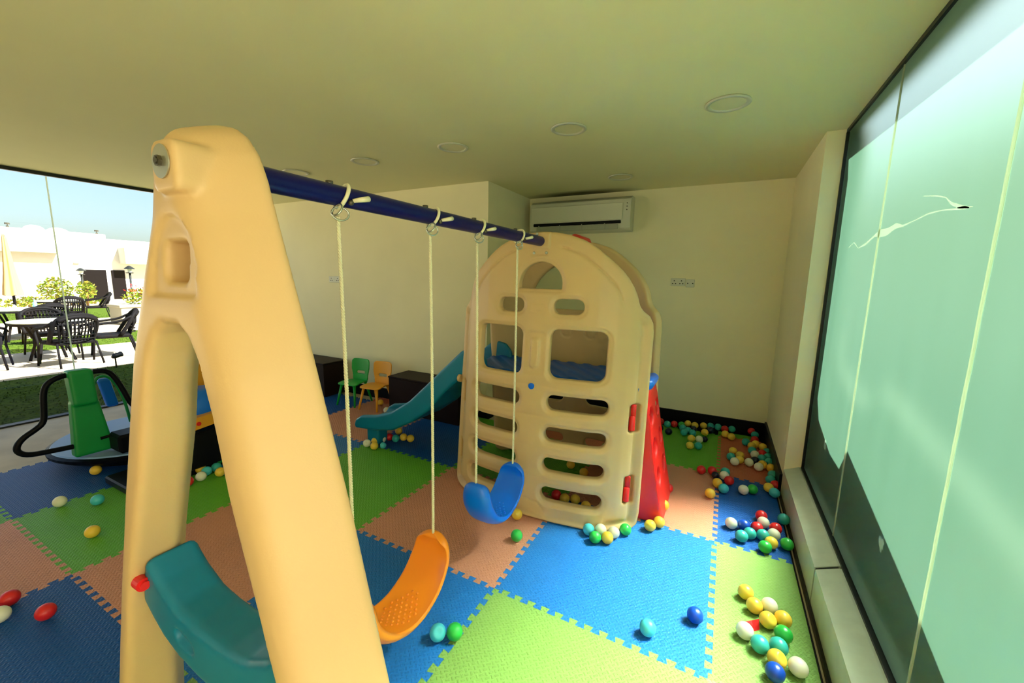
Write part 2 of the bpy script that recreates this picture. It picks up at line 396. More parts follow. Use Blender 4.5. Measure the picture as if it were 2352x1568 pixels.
# torn patch of film and two scuffs on the inside of the glass
def ribbon(name, pts, label):
    mb = MB(); v = []
    for y, z, wd in pts: wd *= .55; v += [(XG-.0015, y, z+wd), (XG-.0015, y, z-wd)]
    f = [(2*i, 2*i+1, 2*i+3, 2*i+2) for i in range(len(pts)-1)]
    mb.add(v, f)
    o = S(name, mb, M['crack']); return o
ribbon('trim_20', [(3.16, 1.80, .002), (3.02, 1.83, .006), (2.92, 1.79, .004), (2.80, 1.80, .012), (2.66, 1.83, .010), (2.58, 1.835, .035), (2.48, 1.83, .03), (2.38, 1.845, .022), (2.30, 1.835, .008), (2.20, 1.84, .004), (2.06, 1.85, .006), (1.95, 1.845, .003), (1.86, 1.835, .006), (1.80, 1.83, .010), (1.75, 1.825, .002)], '')
ribbon('trim_21', [(2.14, 1.925, .002), (2.02, 1.905, .005), (1.94, 1.885, .004), (1.90, 1.86, .008), (1.84, 1.84, .012), (1.77, 1.825, .003)], '')
for k, (y, z) in enumerate(((3.02, .60), (1.98, .58))):
    mb = MB(); rnd = random.Random(k+5); N = 16; ring = []
    for j in range(N):
        a = 2*PI*j/N; rr = .028*rnd.uniform(.45, 1.3); ring.append((XG-.0012, y+math.cos(a)*rr, z+math.sin(a)*rr*1.2))
    mb.add(ring+[(XG-.0012, y, z)], [(j, (j+1) % N, N) for j in range(N)]); S('trim_%d' % (22+k), mb, M['scuff'])

# outside the glass: roof overhang and low parapet that throw the shadows seen on it
E1 = MB(); E1.prism([(3.9, .16), (3.9, 0), (-3.6, 0), (-3.6, .62)], lambda p: (XG+.02+p[1], p[0], ZC), lambda p: (XG+.02+p[1], p[0], ZC+.3)); S('trim_24', E1, M['white'])
S('wall_outer_jamb', MB().box((XG+.03, 3.53, FL), (XG+.33, 3.75, ZC)), M['white'])
par = [(4.3, 0), (4.3, 1.38), (3.72, 1.38), (3.40, 1.05), (3.02, .96), (2.80, .96), (2.70, 1.10), (2.30, 1.02), (1.8, .92), (1.3, .80), (-3.4, .62), (-3.4, 0)]
S('wall_parapet', MB().prism(par, lambda p: (XG+.30, p[0], p[1]-.05), lambda p: (XG+.42, p[0], p[1]-.05)), M['plant_dark'])
S('wall_sky_block', MB().box((7.0, -16, -.3), (7.6, 22, 4.6)), M['plant_grey'])  # unseen wall, added to keep low sky light off the glass
S('ground_outer', MB().box((XG+.26, -12, -.3), (14, 16, -.06)), M['plant_dark'])

# open left side: frameless clear glass panes and floor channel
M['edge'] = film('glass_edge', (.80, .85, .72), .9)
for i, (a, b) in enumerate(((1.70, 3.83), (-.55, 1.695), (-3.39, -.555))):
    S('window_%d' % (20+i), MB().box((XL-.05, a, FL+.02), (XL-.046, b, ZC-.04)), M['clear'])
S('trim_25', MB().box((XL-.052, 1.692, FL+.02), (XL-.044, 1.703, ZC-.04)), M['edge'])
S('trim_26', MB().box((XL-.09, YREAR, FL-.02), (XL-.0, YL, FL+.018)), M['frame'])

# ---------------------------------------------------------------- air conditioner
ac = empty('air_conditioner', (-1.56, YB, 2.14), 'white wall mounted air conditioner high above the climbing tower', 'air conditioner')
x0, x1, z0, z1, yf = -2.20, -.985, 2.145, 2.52, YB-.205
P = [(YB-.001, z0), (YB-.001, z1), (YB-.13, z1), (yf+.02, z1-.035), (yf, z1-.10), (yf, z0+.115), (yf+.012, z0+.085), (yf+.03, z0+.03), (yf+.075, z0)]
mb = MB(); mb.prism(P, lambda p: (x0, p[0], p[1]), lambda p: (x1, p[0], p[1])); world_child(weight(mb.build('body', M['whitep']), 35), ac)
mb = MB(); mb.box((x0+.02, yf-.012, z0+.118), (x1-.085, yf-.0005, z1-.075), .005); world_child(mb.build('front_panel', M['whitep']), ac)
mb = MB(); mb.box((x0+.05, yf-.004, z0+.078), (x1-.10, yf+.02, z0+.112), .006); world_child(mb.build('air_outlet', M['dark']), ac)
lv = MB(); lv.box((x0+.09, yf+.002, z0+.018), (x1-.13, yf+.016, z0+.072), .004)
for k in range(4): lv.box((x0+.12+k*.27, yf-.006, z0+.02), (x0+.13+k*.27, yf+.01, z0+.085))
world_child(lv.build('louvre', M['steel2']), ac)
for k in range(3): world_child(MB().cyl((x1-.04, yf+.004, z0+.22+.035*k), (x1-.04, yf-.004, z0+.22+.035*k), .006, 10).build('indicator', M['dsteel']), ac)
# dark soft-edged oval on the ceiling above the unit
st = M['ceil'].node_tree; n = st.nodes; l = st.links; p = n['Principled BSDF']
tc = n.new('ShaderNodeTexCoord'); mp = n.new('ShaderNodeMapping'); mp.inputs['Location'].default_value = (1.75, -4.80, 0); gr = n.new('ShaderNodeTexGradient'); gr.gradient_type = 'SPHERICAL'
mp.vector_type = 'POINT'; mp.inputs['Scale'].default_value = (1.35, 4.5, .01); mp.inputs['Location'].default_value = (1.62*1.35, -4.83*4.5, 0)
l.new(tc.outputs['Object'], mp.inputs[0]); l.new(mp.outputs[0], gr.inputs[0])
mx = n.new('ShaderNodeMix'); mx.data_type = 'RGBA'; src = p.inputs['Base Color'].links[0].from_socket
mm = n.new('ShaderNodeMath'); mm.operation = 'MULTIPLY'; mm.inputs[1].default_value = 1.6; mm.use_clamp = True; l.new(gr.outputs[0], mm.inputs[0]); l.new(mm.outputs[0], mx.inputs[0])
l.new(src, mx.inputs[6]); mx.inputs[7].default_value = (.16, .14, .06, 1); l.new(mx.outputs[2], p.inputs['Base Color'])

# ---------------------------------------------------------------- sockets
def socket(x, y, z, wd, hh, label, pins, group=None):
    r = empty('wall_socket', (x, y, z), label, 'wall socket', group)
    world_child(MB().box((x-wd/2, y-.011, z-hh/2), (x+wd/2, y-.001, z+hh/2), .004).build('plate', M['whitep']), r)
    for (dx, dz) in pins: world_child(MB().box((x+dx-.006, y-.0125, z+dz-.005), (x+dx+.006, y-.0105, z+dz+.005)).build('pin_hole', M['dark']), r)
    return r
socket(-.46, YB, 1.585, .15, .085, 'double power socket plate on the back wall right of the tower', [(-.04, .015), (-.055, -.015), (-.025, -.015), (.035, .015), (.02, -.015), (.05, -.015)])
socket(-.335, YB, 1.575, .085, .085, 'pale blank outlet plate with two dots beside the double socket', [(-.025, 0), (.025, 0)])
socket(-4.72, YL, 1.535, .22, .085, 'double power socket on the left wall behind the first swing rope', [(-.06, .015), (-.075, -.015), (-.045, -.015), (.06, .015), (.045, -.015), (.075, -.015)])

# ---------------------------------------------------------------- downlights
M['diff'] = mat('lamp_diffuser', (.78, .73, .46), .5, .3); M['ring'] = mat('lamp_ring', (.60, .58, .46), .35, .5)
LB = ['round recessed ceiling light nearest the frosted glass wall, largest in view', 'second ceiling light of the row counted from the glass wall', 'third ceiling light of the row counted from the glass wall', 'fourth ceiling light of the row counted from the glass wall', 'fifth ceiling light of the row, half hidden above the blue swing beam']
for i in range(6):
    x, y = (-.073-.955*i, 2.765) if i < 5 else (-1.0, 4.19)
    lab = LB[i] if i < 5 else 'single recessed ceiling light close to the air conditioner'
    r = empty('ceiling_light', (x, y, ZC), lab, 'ceiling light', 'recessed ceiling lights')
    o = MB().lathe([(.092, .0), (.118, -.001), (.121, -.007), (.112, -.012), (.096, -.009), (.092, .0)], (x, y, ZC-.0005), 40).build('ring', M['ring'], smooth=True); world_child(o, r)
    o = MB().lathe([(.0001, -.004), (.094, -.004), (.094, -.0015), (.0001, -.0015)], (x, y, ZC-.0005), 40).build('diffuser', M['diff']); world_child(o, r)

# ---------------------------------------------------------------- foam mats
GX, GY, GR = .077, 1.633, -.005
def G(v, u):
    c, s_ = math.cos(GR), math.sin(GR); return (GX+v*c-u*s_, GY+v*s_+u*c)
def teeth():
    a = .0145; p = .94/13; pts = [(0, 0), (.03, 0)]
    for k in range(13):
        t = .03+k*p
        pts += [(t+(.0 if k == 0 else -.30*p), -a)] if k == 0 else []
        pts += [(t+.30*p, -a), (t+.20*p, a), (t+.80*p, a), (t+.70*p, -a)]
    pts += [(.97, -a), (.97, 0), (1, 0)]
    return pts
TE = teeth()
def clip(poly, axis, lim, keep_less):
    out_ = []
    for i in range(len(poly)):
        a, b = poly[i-1], poly[i]; ia = (a[axis] <= lim) == keep_less; ib = (b[axis] <= lim) == keep_less
        if ia != ib:
            t = (lim-a[axis])/(b[axis]-a[axis]); out_.append((a[0]+(b[0]-a[0])*t, a[1]+(b[1]-a[1])*t))
        if ib: out_.append(b)
    return out_
def tile_poly(v, u):
    P = [(v+t, u+s_) for t, s_ in TE[:-1]]                    # bottom edge
    P += [(v+1-s_, u+t) for t, s_ in TE[:-1]]                 # right edge
    P += [(v+t, u+1+s_) for t, s_ in TE[::-1][:-1]]           # top edge
    P += [(v-s_, u+t) for t, s_ in TE[::-1][:-1]]             # left edge
    return P
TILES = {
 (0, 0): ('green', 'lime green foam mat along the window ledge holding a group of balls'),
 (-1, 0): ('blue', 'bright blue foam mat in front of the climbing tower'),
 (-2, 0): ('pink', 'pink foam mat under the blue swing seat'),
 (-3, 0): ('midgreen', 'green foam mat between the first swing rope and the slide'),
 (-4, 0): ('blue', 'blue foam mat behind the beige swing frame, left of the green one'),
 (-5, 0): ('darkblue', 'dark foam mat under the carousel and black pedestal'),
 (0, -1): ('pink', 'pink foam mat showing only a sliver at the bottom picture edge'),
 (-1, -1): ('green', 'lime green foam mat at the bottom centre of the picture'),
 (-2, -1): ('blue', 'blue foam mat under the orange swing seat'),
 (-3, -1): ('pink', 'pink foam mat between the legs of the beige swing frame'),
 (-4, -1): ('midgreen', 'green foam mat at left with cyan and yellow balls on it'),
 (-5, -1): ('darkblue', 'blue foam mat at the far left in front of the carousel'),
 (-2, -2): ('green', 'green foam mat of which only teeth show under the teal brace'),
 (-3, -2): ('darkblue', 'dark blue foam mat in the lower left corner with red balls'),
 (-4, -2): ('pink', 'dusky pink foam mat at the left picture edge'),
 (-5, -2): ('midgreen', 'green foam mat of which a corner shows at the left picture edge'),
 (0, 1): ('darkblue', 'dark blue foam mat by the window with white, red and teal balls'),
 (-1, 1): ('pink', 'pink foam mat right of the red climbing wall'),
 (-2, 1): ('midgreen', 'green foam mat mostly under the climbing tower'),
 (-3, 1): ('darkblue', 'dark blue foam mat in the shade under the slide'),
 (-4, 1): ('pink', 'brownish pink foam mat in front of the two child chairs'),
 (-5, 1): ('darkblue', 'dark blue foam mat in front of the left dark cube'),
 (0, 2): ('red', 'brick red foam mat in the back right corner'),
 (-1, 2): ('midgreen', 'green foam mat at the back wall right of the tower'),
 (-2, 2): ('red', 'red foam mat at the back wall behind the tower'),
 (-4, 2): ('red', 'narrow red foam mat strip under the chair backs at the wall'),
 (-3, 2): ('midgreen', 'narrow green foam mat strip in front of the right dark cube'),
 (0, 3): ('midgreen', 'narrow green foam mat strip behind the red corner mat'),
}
for (v, u), (col, lab) in TILES.items():
    P = [G(a, b) for a, b in tile_poly(v, u)]
    P = clip(P, 0, XR-.035, True)
    if u == 2 and v < -2: P = clip(P, 1, YL-.02, True)
    if u == 3: P = clip(P, 1, YB-.12, True); P = clip(P, 0, XR-.10, True)
    if (v, u) == (-1, 2): P = clip(P, 1, YB-.2, True)
    if not P: continue
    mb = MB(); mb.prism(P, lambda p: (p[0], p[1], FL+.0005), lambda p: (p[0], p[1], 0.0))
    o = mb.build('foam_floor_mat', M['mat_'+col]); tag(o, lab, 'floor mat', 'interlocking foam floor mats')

# ================================================================ SWING AND SLIDE PLAY SET
play = empty('play_set', (-1.08, 1.6, 0), 'beige plastic play set: swing frame, blue beam, climbing tower and teal slide', 'play set')
CX = -1.105                                                     # swing frame centre
def Yf(z): return itp(z, [0, .28, .97, 1.36, 1.57, 1.8, 2], [.405, .413, .433, .443, .452, .468, .478])
def hull(zs, hs, zt):
    R = [(CX+h, z) for z, h in zip(zs, hs)]; L = [(CX-h, z) for z, h in zip(zs, hs)]
    return R+[(CX, zt)]+L[::-1]
HF = hull([0, .28, .64, .97, 1.36, 1.57, 1.70, 1.79, 1.84, 1.862], [.58, .515, .425, .332, .208, .120, .070, .060, .050, .035], 1.882)
HB = hull([0, .3, .64, 1.05, 1.40, 1.695, 1.80, 1.86, 1.905, 1.93], [.65, .58, .496, .394, .292, .200, .168, .142, .102, .06], 1.942)
HI = [(CX+h, z) for z, h in [(-.1, .50), (0, .485), (.34, .43), (.73, .328), (1.0, .232), (1.12, .19), (1.28, .150), (1.385, .112), (1.44, .075), (1.468, .035)]]
HI = HI+[(2*CX-x, z) for x, z in HI[::-1]]
DX = CX+.014
DD = [(DX-.102, 1.528), (DX+.102, 1.528)]+[(DX+.102*math.cos(a), 1.565+.150*math.sin(a)) for a in np.linspace(0, PI, 15)]
def frame_sdf(X, Y, Z):
    x2, z2 = X[:, 0, :], Z[:, 0, :]
    f, b, i_, dd = [poly2(x2, z2, V)[:, None, :] for V in (HF, HB, HI, DD)]
    yf = Yf(Z); t = np.clip((Y-yf)/(.61-yf), 0, 1)**.75
    d2 = f*(1-t)+b*t
    rec = np.clip(-dd/.012, 0, 1); rim = np.exp(-(dd/.010)**2)
    yff = yf+.013*rec*rec*(3-2*rec)+.003*rim
    yb = .545+.065*np.clip(i_/.10, 0, 1)
    d = smax(d2, yff-Y, .040*np.clip(1-rec, .12, 1)); d = smax(d, Y-yb, .03); d = smax(d, -i_, .022)
    d = smax(d, -rbox3(X, Y, Z, (CX+.018, .47, 1.609), (.049, .075, .045), .018), .012)
    boss = np.maximum(rbox2(X, Z, CX+.050, 1.804, .050, .052, .022), np.abs(Y-.494)-.046)-.0
    d = smin(d, boss, .007)
    return smax(d, -Z, .01)
sdf_obj('swing_frame', frame_sdf, (-1.76, .37, -.02), (-.44, .64, 1.95), (.0088, .0075, .0088), M['tan'], play)
def part(mb, name, m, root=play, smooth=False, label=None):
    o = mb.build(name, m, root, smooth)
    if root.type == 'EMPTY': o.matrix_parent_inverse = Matrix.Translation(root.location).inverted()
    if label: o['label'] = label
    return o
for o in [x for x in C.objects if x.parent == play]: o.matrix_parent_inverse = Matrix.Translation(play.location).inverted()
# washer and bolt on the boss
bx, bz = CX+.050, 1.812
wsh = part(MB().lathe([(0.0001, 0), (.031, 0), (.034, .0015), (.034, .004), (0.0001, .004)], (0, 0, 0), 32), 'washer', M['steel'], smooth=False)
wsh.data.transform(Matrix.Translation((bx, .4485, bz)) @ Matrix.Rotation(PI/2, 4, 'X')); weight(wsh)
hx = [(bx+.0115*math.cos(a), bz+.0115*math.sin(a)) for a in np.linspace(0, 2*PI, 7)[:-1]]
bo = part(MB().prism(hx, lambda p: (p[0], .4445, p[1]), lambda p: (p[0], .4375, p[1])).cyl((bx, .4375, bz), (bx, .4355, bz), .007, 14), 'bolt', M['dsteel'])
# beam
BX0, BX1, BZ = -1.098, -1.082, 1.83
beam = part(MB().cyl((BX0, .55, BZ+.002), (BX1, 2.515, BZ), .0315, 32), 'crossbeam', M['navy'])
weight(beam)
# teal curved brace between the legs
def brace(X, Y, Z):
    a = np.abs(X-CX)
    zc = itp(a, [0, .08, .17, .25, .30, .34, .40], [.570, .572, .587, .622, .660, .700, .765]); hh = itp(a, [0, .15, .30, .36], [.080, .080, .092, .100])
    qx = np.abs(Z-zc)-hh+.02; qy = np.abs(Y-.520)-.065+.02
    d = np.sqrt(np.maximum(qx, 0)**2+np.maximum(qy, 0)**2)+np.minimum(np.maximum(qx, qy), 0)-.02
    slot = np.maximum(rbox2(X, Z-zc, CX-.13, 0, .045, .020, .019), np.abs(Y-.458)-.012); d = smax(d, -slot, .008)
    return smax(d, a-itp(Z, [.3, .55, .60, .66, .73, .85], [.385, .375, .36, .343, .322, .288]), .012)
def own(o, root=play): o.matrix_parent_inverse = Matrix.Translation(root.location).inverted(); return o
own(sdf_obj('brace', brace, (-1.53, .44, .46), (-.68, .60, .9), .0085, M['teal'], play))
part(MB().cyl((-1.440, .446, .695), (-1.408, .446, .695), .019, 16).cyl((-1.409, .446, .695), (-1.400, .446, .695), .012, 16), 'knob', M['red'])

# ---------------------------------------------------------------- climbing tower panels
TX = -1.077
YBX, YBY = [0, .2, .39, .50, .57, .625, .66, .69], [2.335, 2.345, 2.372, 2.410, 2.448, 2.495, 2.53, 2.565]
LEAN = .095
def outl():
    R = [(0, .0), (.655, .0), (.685, .03), (.692, .10), (.69, .9), (.690, 1.27), (.684, 1.325), (.664, 1.372), (.630, 1.405), (.612, 1.44), (.597, 1.50), (.578, 1.548), (.552, 1.595), (.518, 1.642), (.480, 1.682), (.430, 1.728), (.36, 1.785), (.315, 1.815), (.27, 1.838), (.18, 1.87), (.09, 1.888), (0, 1.893)]
    return [(x, z) for x, z in R]+[(-x, z) for x, z in R[::-1][1:-1]]
OUT = outl()
ARW = [(-.147, 1.53), (.147, 1.53), (.147, 1.56)]+[(.147*math.cos(a), 1.56+.135*math.sin(a)) for a in np.linspace(.15, PI-.15, 13)]+[(-.147, 1.56)]
HALF = [(-.37, 1.345), (.37, 1.345)]+[(.385*math.cos(a), 1.36+.375*math.sin(a)) for a in np.linspace(.05, PI-.05, 21)]
SLZ = [(.788, .050), (.578, .048), (.375, .046), (.178, .047)]
def panel_sdf(front):
    def fn(X, Y, Z):
        x, z = X[:, 0, :]-TX, Z[:, 0, :]; a = np.abs(x)
        o = poly2(x, z, OUT)
        hs = []
        if front:
            hs += [poly2(x, z, ARW)-.004, rbox2(a, z, .205, 1.415, .098, .048, .046)]
            hs += [rbox2(a, z, .280, 1.108, .180, .160, .055)]
        else: hs += [poly2(x, z, HALF)]
        for zz, hh in SLZ: hs.append(rbox2(a, z, .296, zz, .196, hh, hh-.002))
        hole = hs[0]
        for q in hs[1:]: hole = np.minimum(hole, q)
        of = np.zeros_like(x)                                             # front relief, positive = sunk
        rimd = hs[0]
        for q in hs[1:]: rimd = np.minimum(rimd, q)
        of += .009*np.clip(1-(rimd-.018)/.010, 0, 1)
        if front:
            arcg = np.exp(-((o+.085)/.006)**2)*np.clip((z-1.40)/.08, 0, 1)*np.clip((a-.10)/.04, 0, 1); of += .010*arcg
            gr = rbox2(x, z, 0, 1.105, .034, .105, .03); of -= .014*np.clip(-gr/.012, 0, 1)
            gr = rbox2(a, z, 0, 1.105, .075, .145, .03); of += .007*np.clip(-gr/.010, 0, 1)
            bs = rbox2(x, z, .0, 1.855, .062, .075, .01); of -= .014*np.clip(-bs/.006, 0, 1)
            bs = rbox2(x, z, -.008, 1.752, .06, .016, .012); of += .006*np.clip(-bs/.006, 0, 1)
            lg = rbox2(x, z, 0, 1.405, .05, .03, .012); of += .004*np.exp(-(lg/.005)**2)
            for zz in (.885, .68, .476, .274): of += .003*np.exp(-((z-zz-.012*np.cos(x*9))/.005)**2)*np.clip((.5-a)/.03, 0, 1)
            ar = poly2(x, z, [(-.14, -.05), (-.13, .06), (-.09, .11), (0, .125), (.09, .11), (.13, .06), (.14, -.05)]); of += .005*np.exp(-(ar/.006)**2)
        else:
            for cx in (-.28, -.09, .10): of += 0
        # pale raised flange along the side edges
        fl = np.exp(-((o+.012)/.013)**2)*np.clip((1.42-z)/.05, 0, 1); of -= .012*fl; of += .020*np.exp(-((o+.052)/.015)**2)*np.clip((1.36-z)/.05, 0, 1)*np.clip((a-.5)/.05, 0, 1)
        T = Y; th = .032
        hz = hole[:, None, :]; oz = o[:, None, :]; ofz = of[:, None, :]
        d = np.maximum(-T-th+ofz, T-th)
        if not front:
            for cx in (-.28, -.07, .14):                                   # bulges moulded into the inner face
                bb = rbox2(x, z, cx, 1.20, .045, .085, .04)[:, None, :]; d = d+.010*np.exp(-(bb/.008)**2)*(T > 0)
        d = smax(d, oz, .022); d = smax(d, -hz, .014)
        if front:                                                         # notches for the red clips
            for zc in (.725, .262):
                nb = rbox3(a[:, None, :]+0*T, T, Z, (.628, -.02, zc), (.028, .045, .09), .012); d = smax(d, -nb, .008)
        return d
    return fn
def warp(front):
    def f(P):
        a = np.abs(P[:, 0]-TX); y0 = np.interp(a, YBX, YBY); sl = np.gradient(np.array(YBY), np.array(YBX)); s_ = np.interp(a, YBX, sl)
        t = P[:, 1]; nrm = np.sqrt(1+s_*s_); sg = np.sign(P[:, 0]-TX)
        x = P[:, 0]-sg*t*s_/nrm*.9; y = y0+LEAN*P[:, 2]+t/nrm
        if not front: y = 5.69-y
        return np.stack([x, y, P[:, 2]], 1)
    return f
pf = own(sdf_obj('tower_front_panel', panel_sdf(True), (TX-.71, -.062, -.012), (TX+.71, .05, 1.915), (.0078, .0075, .0078), M['tan'], play, warp(True)))
pb = own(sdf_obj('tower_rear_panel', panel_sdf(False), (TX-.71, -.062, -.012), (TX+.71, .05, 1.915), (.011, .0085, .011), M['tan'], play, warp(False), flip=True))
def on_front(x, z, out_=0.0):
    a = abs(x-TX); return (x, float(np.interp(a, YBX, YBY))+LEAN*z-.032-out_, z)
# screws, blue plug, eye bolt above the beam
for dx in (-.052, .036):
    p = on_front(TX+dx, 1.757, -.004); part(MB().sphere(p, .0105, 10), 'screw', M['steel'], smooth=True)
p = on_front(TX-.005, .884); pl = part(MB().cyl((p[0], p[1]+.02, p[2]), (p[0], p[1]-.006, p[2]), .021, 24), 'plug', M['bluep']); weight(pl)
part(MB().sphere((-1.09, 2.43, 1.872), .010, 10).cyl((-1.09, 2.43, 1.85), (-1.09, 2.43, 1.885), .004, 8), 'eye_bolt', M['steel'], smooth=True)
# red clips in the side notches
for zc in (.725, .262):
    for sg in (1,):
        x = TX+sg*.626; y = float(np.interp(.626, YBX, YBY))+LEAN*zc-.012
        mb = MB(); mb.tube([(x+.004, y-.006, zc-.082), (x+.004, y-.006, zc-.076), (x+.004, y-.006+.095*.06, zc+.005), (x+.004, y-.006+.0062, zc+.014)], [.012, .020, .019, .012], 14)
        mb.box((x-.010, y+.002, zc+.0), (x+.022, y+.026, zc+.086), .005); weight(part(mb, 'clip', M['red']), 50)
# white-tan round cap at the tower's left edge by the slide
weight(part(MB().cyl((TX-.712, 2.60, .80), (TX-.735, 2.60, .80), .030, 20), 'cap', M['tan']))
# red connectors across the top between both panels
weight(part(MB().tube([(TX+.13, 2.62, 1.82), (TX+.14, 2.72, 1.862), (TX+.14, 2.98, 1.862), (TX+.13, 3.07, 1.82)], .036, 16), 'top_connector', M['red']))
weight(part(MB().tube([(TX-.03, 2.54, 1.735), (TX-.03, 3.10, 1.735)], .014, 12), 'tie_rod', M['red']))
# blue deck with diagonal ridges
def deck(X, Y, Z):
    r = .005*np.clip(np.sin((X*1.0+Y*.9)*48)*2.2, -1, 1)
    d = rbox3(X, Y, Z-.0, (TX+.005, 2.845, .905), (.655, .262, .038), .02)-.0
    return smax(d, Z-(.925+r), .012)
own(sdf_obj('deck', deck, (TX-.68, 2.56, .85), (TX+.68, 3.13, .95), (.009, .009, .0055), M['deck'], play))
weight(part(MB().tube([(TX+.650, 2.715, .895), (TX+.685, 2.74, .91), (TX+.685, 2.96, .91), (TX+.650, 2.985, .895)], .036, 16), 'deck_rail', M['bluep']))
# red climbing wall on the right side
HOLY = (2.760, 3.0)
def cwall(X, Y, Z):
    xo = itp(Z, [0, .4, .86, .9], [-.225, -.303, -.385, -.39]); w_ = itp(Z, [0, .86], [.20, .10])
    yb = itp(Z, [0, .86], [.245, .205])
    d = smax(X-xo, xo-w_-X, .02); d = smax(d, np.abs(Y-2.885)-yb, .022); d = smax(d, Z-.855, .015); d = smax(d, -Z, .01)
    for zz in (.69, .48, .28):
        for yy in HOLY:
            hx_ = itp(np.array([zz]), [0, .4, .86], [-.232, -.315, -.405])[0]
            e = (np.sqrt(((Y-yy)/.072)**2+((Z-zz)/.062)**2)-1)*.06; e = np.maximum(e, hx_-.085-X); d = smax(d, -e, .010)
    return d
own(sdf_obj('climbing_wall', cwall, (-.58, 2.60, -.01), (-.2, 3.16, .88), .0095, M['red'], play))
# teal slide towards the left
SXS = [-1.57, -1.64, -1.73, -1.81, -1.97, -2.15, -2.35, -2.56, -2.76, -2.95, -3.02, -3.045]
ZT = [.95, 1.03, 1.055, 1.01, .865, .70, .520, .385, .315, .280, .235, .165]
ZB = [.86, .855, .835, .795, .650, .455, .315, .205, .165, .150, .145, .150]
def slide(X, Y, Z):
    x_ = -X; xs = [-v for v in SXS]
    zt = itp(x_, xs, ZT); zb = itp(x_, xs, ZB); g = .8
    yc = 2.85; a = np.abs(Y-yc)
    body = smax((Z-zt)*g, (zb-Z)*g, .03); body = smax(body, a-.240, .025)
    body = smax(body, X+1.58, .02); body = smax(body, -3.05-X, .03)
    bed = zb+.045
    ch = smax((bed-Z)*g, a-.190, .035)
    d = smax(body, -ch, .012)
    return d
own(sdf_obj('slide', slide, (-3.08, 2.58, .10), (-1.54, 3.12, 1.09), .0105, M['teal'], play))
own(sdf_obj('slide_foot', lambda X, Y, Z: rbox3(X, Y, Z, (-2.85, 2.72, .085), (.075, .065, .085), .02), (-2.96, 2.63, -.01), (-2.74, 2.81, .18), .009, M['teal'], play))

